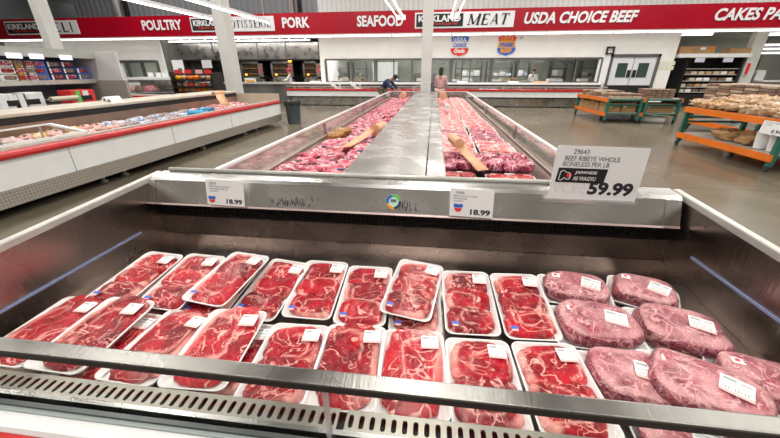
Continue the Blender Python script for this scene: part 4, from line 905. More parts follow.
while y < 12.8:
    for i in range(3):
        x = -1.40+i*.285+random.uniform(-.03, .03); yy = y+random.uniform(-.04, .04)
        zl, gl = [(a, g) for lim, a, g in zones if yy < lim][0]
        if 4.75 < yy < 5.45 and i in (0,) or (5.2 < yy < 5.6 and i == 2):
            inst(tprotos, 0, x, yy, .66+.02*i, random.uniform(-1, 1), label='brown turkey pack heaped beside the paper roll in the left well', cat='meat pack', group='turkey packs in the left well')
        else:
            inst(protos, k, x, yy, .60+.025*i+random.uniform(0, .03), random.uniform(-.9, .9), label='pink pork vacuum pack '+zl, cat='meat pack', group='pork packs, left well, '+gl, tilt=random.uniform(-.2, .2))
        k += 1
    y += .215
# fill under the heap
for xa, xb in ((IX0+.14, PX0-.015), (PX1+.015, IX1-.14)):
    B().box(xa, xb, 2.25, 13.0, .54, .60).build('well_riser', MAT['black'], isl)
# right well
def ptray(mt, w_, l_, seed, foam=True):
    t = thing('foam_meat_tray', None, None, (0, 0, 0)); o = tray_mesh(w_, l_, .035, 'foam_tray', t); o.location = (0, 0, .035)
    for k in range(2): steak(t, (k-.5)*w_*.46, 0, w_*.23, l_*.43, .042, seed+k, mt, .006)
    B().box(-.03, .03, l_*.22, l_*.36, .052, .054).build('price_label', MAT['label'], t, local=True); return t
near = ptray(meats[1], .30, .17, 70)
place(near, .28, 3.12, .66, 0, 'small white tray of red meat, near end of the right well, beside the platform', 'meat package', None)
n2 = copy_tree(near); place(n2, .74, 3.10, .66, 0, 'wider white tray of red meat at the near right corner of the right well', 'meat package', None); n2.scale = (1.5, 1, 1)
for r_ in range(2):
    for i in range(6):
        inst(wprotos, i, .20+i*.15, 3.42+r_*.30+.02*(i % 2), .66+.012*(i % 2), 1.45+random.uniform(-.1, .1), label='dark pink pack, %s row in the right well, %s' % (('nearer', 'farther')[r_], ('first from the platform', 'second from the platform', 'third from the platform', 'fourth from the platform', 'fifth from the platform', 'next to the right glass')[i]), cat='meat pack', group='dark vacuum packs in the right well')
ribs = [ptray(porkm[2], .45, .31, 80), ptray(porkm[1], .45, .31, 84), ptray(porkm[2], .45, .32, 88)]
y = 4.15; r_ = 0; words = ['nearest', 'second', 'third', 'fourth', 'fifth', 'sixth', 'seventh', 'eighth', 'ninth', 'tenth', 'eleventh', 'twelfth', 'thirteenth', 'fourteenth', 'fifteenth', 'sixteenth', 'seventeenth', 'eighteenth', 'nineteenth', 'twentieth', 'twenty-first', 'twenty-second', 'twenty-third', 'twenty-fourth', 'twenty-fifth', 'farthest']
while y < 12.7:
    for i in range(2):
        o = inst(ribs, 1 if r_ in (2, 3) and i == 1 or r_ == 4 else 0 if (r_+i) % 2 else 2, .345+i*.44+random.uniform(-.02, .02), y+random.uniform(-.05, .05), .665+random.uniform(0, .03), random.uniform(-.05, .05), label='pale pink ribs tray, right well, %s row, %s' % (words[min(r_, 25)], ('beside the platform', 'beside the right glass')[i]), cat='meat package', group='rib trays in the right well', tilt=.10)
    y += .335; r_ += 1
# paper rolls
def paper_roll(label, p, ax, r, ln, sheet=None, m_='peach', wv=None):
    p = Vector(p); ax = Vector(ax).normalized(); t = thing('paper_roll', label, 'paper roll', p)
    B().tube([p-ax*ln/2, p+ax*ln/2], r, 20).build('rolled_paper', MAT[m_], t, smooth=False)
    B().tube([p-ax*(ln/2+.004), p-ax*(ln/2-.01)], r*.45, 12).build('core_hole', MAT['slot'], t); B().tube([p-ax*(ln/2+.10), p+ax*(ln/2+.02)], .006, 6).build('spindle', MAT['wsteel'], t)
    if sheet:
        wv = Vector(wv) if wv else ax*ln*.42; pts = [Vector(q) for q in sheet]; b = B(); vs = []
        for q in pts: vs += [q-wv, q+wv]
        b.add(vs, [(2*i, 2*i+1, 2*i+3, 2*i+2) for i in range(len(pts)-1)]); o = b.build('hanging_sheet', MAT[m_], t, smooth=True); q = o.modifiers.new('t', 'SOLIDIFY'); q.thickness = .001
    return t
paper_roll('peach paper roll with hanging sheet over the near right well', (.27, 3.86, .88), (.18, -1, .0), .055, .36, ((.32, 3.82, .86), (.36, 3.6, .81), (.42, 3.35, .79), (.48, 3.02, .775)), wv=(.055, .03, 0))
paper_roll('peach paper roll with long hanging sheet in the left well, middle', (-.74, 4.75, .86), (-.25, -1, 0), .075, .30, ((-.80, 4.70, .88), (-.87, 4.45, .83), (-.95, 4.15, .79), (-1.02, 3.85, .775)), wv=(.07, .04, 0))
paper_roll('small peach paper roll at the far end of the right well beside the woman', (.25, 9.8, .98), (0, -1, 0), .10, .30, ((.35, 9.8, .98), (.42, 9.7, .88), (.40, 9.6, .78)))
paper_roll('white paper roll in the far right well below the peach roll', (.32, 8.0, .85), (0, -1, 0), .065, .22, None, 'white')
paper_roll('small peach paper roll at the far end of the left well', (-.85, 9.8, .98), (0, -1, 0), .085, .26, ((-.92, 9.8, .98), (-1.0, 9.6, .88), (-1.03, 9.4, .78)))

# ------------------------------------------------------------------ chicken case on the left
CX = -4.9; CY0, CY1 = 1.4, 10.75
cc = thing('chicken_case', 'long white case with red bumper and steel kick panel at left', 'display case', (CX-.7, 6, 0))
B().box(CX-.04, CX, CY0, CY1, .33, .66).build('front_panel', MAT['white'], cc)
for y in (2.0, 3.95, 5.9, 7.9): B().box(CX-.002, CX+.002, y, y+.008, .33, .66).build('panel_seam', MAT['dwall'], cc)
B().prism([(CX-.03, .655), (CX+.03, .665), (CX+.045, .70), (CX+.03, .745), (CX-.03, .755)], 'y', CY0, CY1).build('red_bumper', MAT['red'], cc, bevel=.008)
B().box(CX-.10, CX-.03, CY0, CY1, .745, .775).build('rim', MAT['wsteel'], cc, bevel=.005)
def tread():
    m, n, p = nt('tread_plate'); p.inputs['Metallic'].default_value = .8; p.inputs['Roughness'].default_value = .42; tc = N(n, 'ShaderNodeTexCoord'); v = N(n, 'ShaderNodeTexVoronoi'); v.inputs['Scale'].default_value = 26; v.inputs['Randomness'].default_value = .1
    n.links.new(tc.outputs['Object'], v.inputs[0]); n.links.new(ramp(n, v.outputs[0], [(.2, (.62, .58, .52)), (.5, (.40, .37, .33))]), p.inputs['Base Color'])
    b = N(n, 'ShaderNodeBump'); b.inputs['Strength'].default_value = .5; n.links.new(v.outputs[0], b.inputs['Height']); n.links.new(b.outputs[0], p.inputs['Normal']); return m
B().box(CX-.05, CX-.005, CY0, CY1, .13, .33).build('kick_plate', tread(), cc)
B().box(CX-.04, CX+.015, CY1, CY1+.02, .13, .75).build('end_trim', MAT['wsteel'], cc)
B().box(CX-1.45, CX, CY1, CY1+.03, .13, .95).build('end_panel', MAT['tan'], cc)
B().box(CX-1.45, CX-.06, CY0, CY1, .46, .52).build('well_floor', MAT['steel_dark'], cc)
pinkst = M_('warm_inner_panel', (.40, .27, .20), .35, .5, .3, 2)
B().box(CX-1.47, CX-1.43, CY0, CY1, .5, .86).build('rear_inner_panel', pinkst, cc)
B().box(CX-.06, CX-.04, CY0, CY1, .13, .745).build('inner_panel', MAT['steel'], cc)
B().box(CX-1.62, CX-1.435, CY0, CY1, .86, .965).build('air_grille', MAT['black'], cc)
B().box(CX-2.30, CX-1.42, CY0, CY1+.1, .965, 1.02).build('rear_ledge', MAT['tan2'] if 'tan2' in MAT else M_('cream_metal_ledge', (.66, .60, .50), .4, .2, .2, 3), cc, bevel=.01)
B().box(CX-2.30, CX-1.62, CY0, CY1, .1, .965).build('rear_body', MAT['steel'], cc)
for y in (4.5, 4.9, 8.85, 9.5, 2.4, 7.0):
    B().tube([(CX-.25, y, .0), (CX-.25, y, .02)], .055, 12).build('foot', MAT['wsteel'], cc); B().tube([(CX-.25, y, .02), (CX-.25, y, .14)], .02, 10).build('foot_post', MAT['wsteel'], cc)
B().box(CX-1.4, CX-.35, CY0, CY1, .10, .46).build('undercarriage', MAT['black'], cc)
cv = thing('glass_case_cover', 'glass cover with white frame over the near part of the chicken case', 'glass cover', (CX-.4, 3.3, .775))
b = B()
b.bar((CX-.08, CY0, .80), (CX-.08, 4.35, .80), .03, .03); b.bar((CX-.65, CY0, .90), (CX-.65, 4.35, .90), .03, .02); b.bar((CX-.08, 4.35, .80), (CX-.65, 4.35, .90), .05, .03)
b.build('frame', MAT['white'], cv)
B().add([(CX-.09, CY0, .802), (CX-.09, 4.33, .802), (CX-.64, 4.33, .90), (CX-.64, CY0, .90)], [(0, 1, 2, 3)]).build('glass_lid', MAT['pane'], cv)
for y in (CY0+.1, 4.2): B().box(CX-.66, CX-.64, y, y+.02, .5, .90).build('leg', MAT['wsteel'], cv)
random.seed(5); cp = []
for k, (m_, w_, d_) in enumerate(((chick[0], .24, .19), (chick[1], .27, .2), (chick[2], .27, .2), (chick[3], .25, .2), (chick[4], .26, .2), (porkm[2], .27, .2))):
    t = thing('chicken_pack', None, None, (0, 0, 0)); B().blob((0, 0, .055), w_/2, d_/2, .055, 14, 8, .7, .5, k+30).build('pack', m_, t, smooth=True, local=True)
    B().blob((.03, .02, .105), .04, .03, .01, 8, 6, .6).build('pack_label', MAT['label' if k % 2 else 'navy'], t, local=True); cp.append(t)
y = 2.0; k = 0
while y < 10.4:
    for i in range(4):
        x = CX-.26-i*.30+random.uniform(-.03, .03); yy = y+random.uniform(-.05, .05)
        if yy < 4.3: kind = random.choice((3, 3, 4, 0)); lb = 'yellow or white chicken pack under the glass cover of the left case'; g = 'packs under the glass cover'
        elif yy < 5.6: kind = random.choice((0, 3, 0)); lb = 'tan chicken pack in the left case just past the glass cover'; g = 'tan chicken packs'
        elif yy < 8.2: kind = random.choice((1, 2, 1, 2, 4)); lb = 'blue and white printed chicken bag in the middle of the left case'; g = 'printed chicken bags'
        else: kind = random.choice((5, 5, 0)); lb = 'pale pink meat pack in the far part of the left case'; g = 'far pink packs in the left case'
        inst([cp[kind]], 0, x, yy, .52+i*.03+random.uniform(0, .03), random.uniform(-.9, .9), label=lb, cat='meat pack', group=g, tilt=random.uniform(-.2, .2)); k += 1
    y += .235
bb = at(200, 110, Z=.70)
for i, (px, py) in enumerate(((197, 112), (205, 109))):
    p = at(px, py, Z=.72); o = B().blob((p.x, p.y, .70), .20, .16, .05, seed=i, amp=.5).build('blue_ice_bag', MAT['bluecyan'], smooth=True); tag(o, ('nearer bright blue bag in the left case', 'farther bright blue bag in the left case')[i], 'bag')
p = at(217, 95, Z=1.03)
paper_roll('peach paper roll on the ledge beside the tall white column base', (p.x+.05, p.y, 1.08), (0, 1, 0), .05, .45, ((p.x+.08, p.y, 1.08), (p.x+.16, p.y-.1, .98), (p.x+.40, p.y-.3, .80)))
p = at(65, 100, Z=1.05); paper_roll('cream bag roll on a rod, left one on the case ledge', (p.x, p.y, 1.08), (0, 1, 0), .05, .55, None, 'tan')
p = at(110, 100, Z=1.05); paper_roll('white bag roll with a bag hanging over the black grille, right one on the ledge', (p.x+.05, p.y, 1.07), (0, 1, 0), .055, .35, ((p.x+.06, p.y, 1.12), (p.x+.16, p.y, 1.06), (p.x+.20, p.y-.02, .86), (p.x+.20, p.y-.02, .80)), 'plastic')
# bin
tc_ = thing('trash_can', 'blue-grey round bin with black liner at the end of the left case', 'bin', (-4.62, 11.1, 0)); bx_, by_ = -4.62, 11.1
b = B(); n = 24; rings = []
for r_, z in ((.20, 0), (.21, .02), (.255, .66), (.275, .67), (.275, .70), (.25, .70), (.19, .05)): rings.append([(bx_+r_*math.cos(2*math.pi*i/n), by_+r_*math.sin(2*math.pi*i/n), z) for i in range(n)])
loft(b, rings, True, True); b.build('bin_body', MAT['can'], tc_, smooth=True)
b = B(); rings = []
for r_, z in ((.28, .58), (.285, .70), (.27, .725), (.24, .70), (.22, .60)): rings.append([(bx_+r_*(1+.04*math.sin(i*2.7))*math.cos(2*math.pi*i/n), by_+r_*(1+.04*math.sin(i*2.7))*math.sin(2*math.pi*i/n), z+(.03*math.sin(i*1.9) if z < .6 else 0)) for i in range(n)])
loft(b, rings, False, False); b.build('bin_liner', MAT['bag'], tc_, smooth=True)
for s in (-1, 1): B().box(bx_+s*.27-.03, bx_+s*.27+.03, by_-.06, by_+.06, .60, .64).build('handle', MAT['can'], tc_)

# ------------------------------------------------------------------ deli multideck at far left
DY = 8.0
md = thing('deli_multideck', 'tall open deli cooler with shelves of packaged meat at far left', 'cooler', (-8.6, 5.5, 0))
B().box(-9.2, -9.1, 2.5, DY, 0, 2.05).build('back_panel', M_('blue_grey_liner', (.16, .19, .24), .35, .3, .2, 2), md)
B().box(-9.2, -7.6, DY, DY+.06, 0, 2.03).build('end_panel', M_('grey_white_panel', (.60, .60, .60), .45), md, bevel=.01)
B().box(-9.22, -7.55, DY-.012, DY+.07, 0, 1.40).build('end_skirt', M_('taupe_panel', (.33, .30, .27), .5), md)
B().box(-9.2, -8.2, 2.5, DY, 1.98, 2.05).build('canopy', M_('grey_canopy', (.42, .42, .40), .45), md, bevel=.01); B().box(-8.22, -8.18, 2.5, DY, 1.88, 2.05).build('canopy_edge', M_('grey_green_edge', (.36, .37, .34), .4), md)
B().box(-9.1, -8.35, 2.5, DY, 1.38, 1.42).build('shelf', MAT['wsteel'], md); B().box(-8.36, -8.33, 2.5, DY, 1.34, 1.43).build('shelf_edge', MAT['wsteel'], md)
B().box(-9.1, -7.7, 2.5, DY, .5, .95).build('lower_well', MAT['dwall'], md)
for i, px in enumerate((15, 37, 66)):
    p = at(px, 57, X=-8.15); o = B().box(-8.17, -8.15, p.y-.13, p.y+.13, 1.84, 1.93).build('lit_card', M_('lit_card_%d' % i, (.8, .85, 1), emit=.9)); tag(o, ('leftmost', 'middle', 'rightmost')[i]+' of three glowing cards under the canopy of the deli cooler', 'sign')
colr = [('white', 'white boxed', chick[4]), ('yellow', 'yellow sleeved', chick[3]), ('white', 'white and red', chick[0]), ('blue', 'bright blue sleeved', chick[0]), ('navy', 'navy boxed', chick[2]), ('navy', 'dark navy', chick[4]), ('blue', 'small dark blue', chick[2])]
for i, (m_, nm, pm) in enumerate(colr):
    pc = at((4, 17, 27, 37, 53, 67, 80)[i], 70, X=-8.45); nst = 3 if i < 6 else 2
    for k in range(nst):
        z = 1.425+k*.13; t = thing('deli_meat_box', '%s meat package on the deli cooler shelf, %s of its stack' % (nm, ('bottom', 'middle', 'top')[k]), 'food package', (-8.5, pc.y, z), group='deli packages on the cooler shelf')
        h = .30 if i else .36
        B().box(-8.62, -8.38, pc.y-h/2, pc.y+h/2, z, z+.12).build('box', MAT['navy' if m_ == 'navy' else 'blue' if m_ == 'blue' else m_] if m_ != 'white' else MAT['plastic'], t, bevel=.008)
        B().blob((-8.375, pc.y, z+.065), .015, h*.30, .04, 10, 6, .5).build('window_meat', [MAT['crate'], meats[2], porkm[1]][(i+k) % 3], t)
        B().box(-8.378, -8.372, pc.y-h/2+.01, pc.y-h/2+.05, z+.01, z+.11).build('side_print', MAT['white'], t)
for i, (px, m_, lb) in enumerate(((8, 'plastic', 'grey white open carton in the lower deli cooler, leftmost'), (27, 'plastic', 'grey white open carton in the lower deli cooler, beside the cream roll'), (83, 'redst', 'red, green and white sausage box in the lower deli cooler'))):
    p = at(px, 95, X=-8.0); t = thing('deli_carton', lb, 'carton', (-8.1, p.y, .95)); 
    B().box(-8.3, -7.95, p.y-.3, p.y+.25, .95, 1.22).build('carton', MAT[m_], t, bevel=.01); B().box(-7.945, -7.94, p.y-.2, p.y+.15, 1.0, 1.1).build('dark_window', MAT['black'], t)
    B().box(-7.95, -7.93, p.y-.22, p.y-.12, .96, 1.21).build('stripe', MAT['greenp' if m_ == 'redst' else 'white'], t); B().box(-7.95, -7.93, p.y-.05, p.y+.08, 1.10, 1.2).build('pale_stripe', MAT['white'], t)

# deli service counter and the warm rack behind
pa, pb = at(122, 95, Y=14), at(171, 90, Y=14)
dc = thing('deli_service_counter', 'white and glass deli service counter under the small window at left', 'counter', ((pa.x+pb.x)/2, 14, 0))
z0_, z1_ = at(150, 97, Y=14).z, at(150, 77, Y=14).z
B().box(pa.x, pb.x, 14, 15.2, 0, z0_+.1).build('base', MAT['white'], dc); B().box(pa.x, pb.x, 13.98, 14.0, z0_-.02, z0_+.06).build('red_stripe', MAT['red'], dc)
B().box(pa.x, pb.x, 14.2, 15.2, z0_+.15, z0_+.2).build('product_deck', MAT['steel_br'], dc); B().box(pa.x, pb.x, 14.4, 15.2, z1_-.12, z1_-.02).build('counter_top', MAT['white'], dc)
B().grid(lambda u, v: Vector((pa.x+(pb.x-pa.x)*u, 14.0+.4*v*v, z0_+.1+(z1_-.1-z0_-.1)*v)), 2, 8).build('curved_glass', MAT['glass'], dc, smooth=True)
B().box(pa.x, pb.x, 15.15, 15.2, z0_, z1_).build('back_wall', MAT['steel_w'], dc)
for i, px in enumerate((132, 140, 150)):
    x = at(px, 85, Y=14.6).x; o = B().blob((x, 14.6, z0_+.2+.12), .25, .2, .12, seed=i, amp=.5).build('deli_roast', [chick[0], MAT['crate'], porkm[0]][i], smooth=True); tag(o, ('pale piece of deli meat at the left in the glass counter', 'brown roast in the glass deli counter', 'pink piece of deli meat right of the brown roast')[i], 'meat')
for i, px in enumerate((152, 160, 166)):
    x = at(px, 75, Y=14.8).x; o = B().box(x-.12, x+.12, 14.7, 14.74, z1_-.02, z1_+.17).build('counter_card', MAT['white'], bevel=.004); tag(o, ('left', 'middle', 'right')[i]+' small white card standing on the deli counter top', 'sign')
pa, pb = at(174, 90, Y=13), at(214, 90, Y=13)
wr = thing('warm_food_rack', 'dark three-shelf rack of red and orange packages behind the left case', 'rack', ((pa.x+pb.x)/2, 13.3, 0))
zs = [at(190, q, Y=13).z for q in (92, 87, 80, 72)]
for z in zs[:3]: B().box(pa.x, pb.x, 13, 13.7, z-.04, z).build('shelf', MAT['black'], wr)
for x in (pa.x, pb.x): B().box(x-.03, x+.03, 13, 13.7, 0, zs[3]).build('side_panel', MAT['black'], wr)
B().box(pa.x, pb.x, 13, 13.7, 0, zs[0]-.04).build('base', MAT['dwall'], wr)
for i, px in enumerate((178, 188, 199, 208)):
    x = at(px, 72, Y=13).x; B().box(x-.14, x+.14, 12.98, 13.0, zs[3]-.06, zs[3]+.08).build('red_sign', MAT['redst'] if i != 2 else MAT['pinkband'], wr)
random.seed(3)
for r_, z in enumerate(zs[:3]):
    x = pa.x+.18; i = 0
    while x < pb.x-.15:
        o = B().blob((x, 13.2, z+.08), .12, .11, .08, 10, 6, .7, .4, i+r_*9).build('hot_food_pack', random.choice([MAT['redst'], MAT['orange'], MAT['yellow'], MAT['crate'], MAT['bread']]), smooth=True)
        tag(o, 'red or orange food pack on the %s shelf of the dark warm rack' % ('bottom', 'middle', 'top')[r_], 'food pack', 'packs on the %s warm shelf' % ('bottom', 'middle', 'top')[r_]); x += .26; i += 1
p0, p1 = at(171, 60, Y=15.5), at(185, 73, Y=15.5); t = thing('menu_board', 'white menu board on a dark stand above the red topped rack', 'sign', ((p0.x+p1.x)/2, 15.5, 0))
B().box(p0.x, p1.x, 15.5, 15.53, p1.z, p0.z).build('board', MAT['white'], t, bevel=.004); B().box(p0.x-.03, p0.x+.03, 15.52, 15.56, 0, p0.z).build('post', MAT['black'], t); B().box(p1.x-.03, p1.x+.03, 15.52, 15.56, 0, p0.z).build('post', MAT['black'], t)
B().box(p0.x+.25, p1.x-.1, 15.49, 15.5, p1.z+.05, p1.z+.2).build('picture', MAT['dwall'], t)
p0, p1 = at(201, 60, Y=15.5), at(212, 68, Y=15.5); t = thing('menu_board', 'grey menu screen just left of the tall white column', 'sign', ((p0.x+p1.x)/2, 15.5, 0))
B().box(p0.x, p1.x, 15.5, 15.53, p1.z, p0.z).build('board', MAT['letter'], t); B().box((p0.x+p1.x)/2-.03, (p0.x+p1.x)/2+.03, 15.53, 15.57, 0, p0.z).build('post', MAT['black'], t)

# ------------------------------------------------------------------ rolling racks at right
def rack(label, x0, x1, y0, y1, zl, zt_, parts='long_y'):
    t = thing('rolling_rack', label, 'rack', ((x0+x1)/2, (y0+y1)/2, 0))
    for x in (x0, x1):
        for y in (y0, y1): B().box(x-.04, x+.04, y-.035, y+.035, .10, zt_).build('upright', MAT['green'], t)
    for x in (x0-.045, x1+.045):
        for z in (zl, zt_): B().box(x-.02, x+.02, y0-.04, y1+.04, z-.12, z).build('beam', MAT['orange'], t, bevel=.004)
    for y in (y0, y1):
        for z in (zl-.04, zl+.24, zt_-.05, zt_-.22): B().box(x0, x1, y-.02, y+.02, z-.02, z+.02).build('cross_rail', MAT['green'], t)
    for z in (zl, zt_): B().box(x0-.02, x1+.02, y0, y1, z-.03, z-.005).build('shelf_deck', MAT['wsteel'], t)
    for x in (x0, x1):
        for y in (y0, y1):
            c = B(); c.box(x-.03, x+.03, y-.03, y+.03, .10, .125); cs = c.build('caster', MAT['wsteel'], t); B().tube([(x-.016, y+.03, .055), (x+.016, y+.03, .055)], .055, 14).build('wheel', MAT['rubber'], cs)
    return t
def carton(label, x0, x1, y0, y1, z0_, z1_, grp=None, mt='card', lab=True):
    t = thing('cardboard_box', label, 'box', ((x0+x1)/2, (y0+y1)/2, z0_), group=grp)
    B().box(x0, x1, y0, y1, z0_, z1_).build('carton', MAT[mt], t, bevel=.006)
    if lab: B().box(x0+.06, x0+.14, y0-.003, y0, z1_-.14, z1_-.06).build('white_label', MAT['label'], t)
    return t
AY0, AY1 = 12.25, 14.7
for i, (a, c) in enumerate(((5.66, 6.66), (6.80, 7.80))):
    rack(('orange and green rolling rack, nearer the centre, before the double doors', 'orange and green rolling rack next to it, in front of the wall notices')[i], a, c, AY0, AY1, .34, .78)
    carton(('brown box on the lower shelf of the left rolling rack, left one', 'brown box with a dark gap on the lower shelf of the right rolling rack')[i], a+.06, a+(.46 if i == 0 else .9), AY0+.1, AY0+.7, .34, .62)
    if i == 0: carton('brown box on the lower shelf of the left rolling rack, right one', a+.5, a+.94, AY0+.1, AY0+.7, .34, .62)
for k in range(4): carton('brown box on the long side of the left rack, %s from the near end' % ('first', 'second', 'third', 'last')[k], 5.72, 6.1, AY0+.78+k*.42, AY0+1.16+k*.42, .34, .58+.03*(k % 2), 'boxes along the side of the left rack')
random.seed(2)
def stack_packs(x0, x1, y0, y1, z, nlay, w_, d_, h_, mts, name, label, cat, grp, jitter=.0):
    k = 0; x = x0
    while x+w_ <= x1+.01:
        y = y0; r_ = 0
        while y+d_ <= y1+.01:
            for l in range(nlay):
                m_ = mts[(k+l) % len(mts)]
                o = B().box(x+.01, x+w_-.01, y+.01, y+d_-.01, z+l*h_, z+(l+1)*h_-.008).build(name, m_, bevel=.012); tag(o, label, cat, grp)
            y += d_; k += 1
        x += w_
breadm = [MAT['crate'], M_('brown_muffin_pack', (.34, .20, .13), .35, 0, .5, 20), M_('light_roll_pack', (.62, .48, .34), .35, 0, .4, 22)]
stack_packs(6.86, 7.8, AY0+.05, AY0+.8, .78, 4, .19, .25, .07, breadm[1:2]+[MAT['crate']], 'clamshell_pack', 'brown bakery clamshell in the neat stacks on the right rolling rack', 'bakery pack', 'bakery clamshells on the right rolling rack')
stack_packs(5.75, 6.7, AY0+.05, AY0+.9, .78, 2, .31, .28, .07, [breadm[2], breadm[1], MAT['crate']], 'bread_pack', 'low tan bread pack on the near end of the left rolling rack', 'bakery pack', 'bread packs, near end of left rack')
stack_packs(5.66, 6.6, AY0+1.0, AY1-.1, .78, 3, .31, .32, .06, [breadm[1], MAT['crate'], breadm[2]], 'bread_pack', 'brown bread pack on the far part of the left rolling rack', 'bakery pack', 'bread packs, far part of left rack')
p = at(650, 122, Z=0); o = B().tube([(6.95, 12.6, .13), (7.6, 12.45, .10)], .12, 16).build('clear_plastic_tub', MAT['plastic']); tag(o, 'pale plastic tub lying under the right rolling rack', 'tub')
BX0, BX1, BY0, BY1 = 5.72, 6.95, 6.3, 8.62
rack('large orange rolling rack of bread at the right edge', BX0, BX1, BY0, BY1, .30, .86)
rack('rolling rack behind it piled with flat clear trays', 7.55, 8.75, 6.3, 8.7, .30, .86)
rack('rolling rack of stacked clear trays farther back, before the black bakery fridge', 7.55, 8.75, 8.95, 11.2, .30, .86)
def bag(label, x, y, z, rx, ry, rz_, m_, seed, grp=None, rot=0.):
    t = thing('bread_bag', label, 'bread', (x, y, z), group=grp)
    B().blob((x, y, z+rz_), rx, ry, rz_, 18, 12, .8, .8, seed, Matrix.Rotation(rot, 4, 'Z')).build('bread', MAT[m_], t, smooth=True)
    return t
random.seed(6); k = 0; y = BY1-.12
while y > BY0:
    for i in range(4):
        x = BX0+.12+i*.31; lay = 'front edge' if i == 0 else 'middle' if i < 3 else 'back'
        bag('bread bag on the large rack, %s row from far end, %s' % (ORD(k//4), ('front edge', 'second from front', 'third from front', 'back')[i]), x, y+random.uniform(-.03, .03), .865+.06*(i > 0)+.05*(i > 1), random.uniform(.13, .17), random.uniform(.11, .14), .07, random.choice(['bread', 'bread', 'pale_bread', 'brown_bread']), k, 'bread bags on the large rack, %s' % lay, random.uniform(-.4, .4)); k += 1
    y -= .25
random.seed(9)
stack_packs(7.6, 8.7, 6.4, 8.6, .86, 6, .55, .36, .062, [MAT['crate'], breadm[1], breadm[2]], 'clear_bakery_tray', 'flat clear tray of brown pastries stacked right behind the bread bags', 'bakery tray', 'pastry trays behind the bread bags')
stack_packs(7.6, 8.7, 9.0, 11.1, .86, 6, .55, .42, .07, [breadm[1], MAT['crate'], breadm[2]], 'clear_bakery_tray', 'flat clear tray in the tall stacks before the black bakery fridge', 'bakery tray', 'pastry trays before the bakery fridge')
bag('brown paper bread bag on the lower shelf, left one', 5.98, 7.68, .31, .16, .26, .10, 'kraft', 3, None, .1); bag('brown paper bread bag on the lower shelf, right one against the bucket', 6.02, 7.20, .31, .15, .21, .11, 'kraft', 4, None, -.1)
for i, (y, s_) in enumerate(((6.82, 1), (6.55, 1))):
    t = thing('white_bucket', ('white bucket beside the brown paper bags on the lower shelf', 'white bucket nearest the right edge of the photo on the lower shelf')[i], 'bucket', (5.9, y, .31)); b = B()
    loft(b, [[(5.92+r_*math.cos(q*math.pi/10), y+r_*math.sin(q*math.pi/10), z) for q in range(20)] for r_, z in ((.10, .31), (.12, .56), (.128, .56), (.128, .58))]); b.build('bucket_body', MAT['plastic'], t, smooth=False)
    B().tube([(5.92, y, .58), (5.92, y, .60)], .125, 20).build('lid', MAT['wsteel'], t)
p0, p1 = at(765, 118, X=5.62), at(758, 134, X=5.60)
ux3 = Vector((0, -1, 0)); uy3 = Vector((.12, 0, 1)).normalized(); o_ = Vector((5.63, p1.y+.05, p1.z+.02))
t, nn = card('shelf_price_card', 'white price card clipped to the orange beam at the right edge', o_, ux3, uy3, .42, .22, [('8.99', .52, .10, .42, .28, 'ink', .02), ('BUTTER CROISSANT', .10, .78, .60, .08, 'ink', 0), ('12 COUNT', .10, .62, .35, .08, 'ink', 0)])

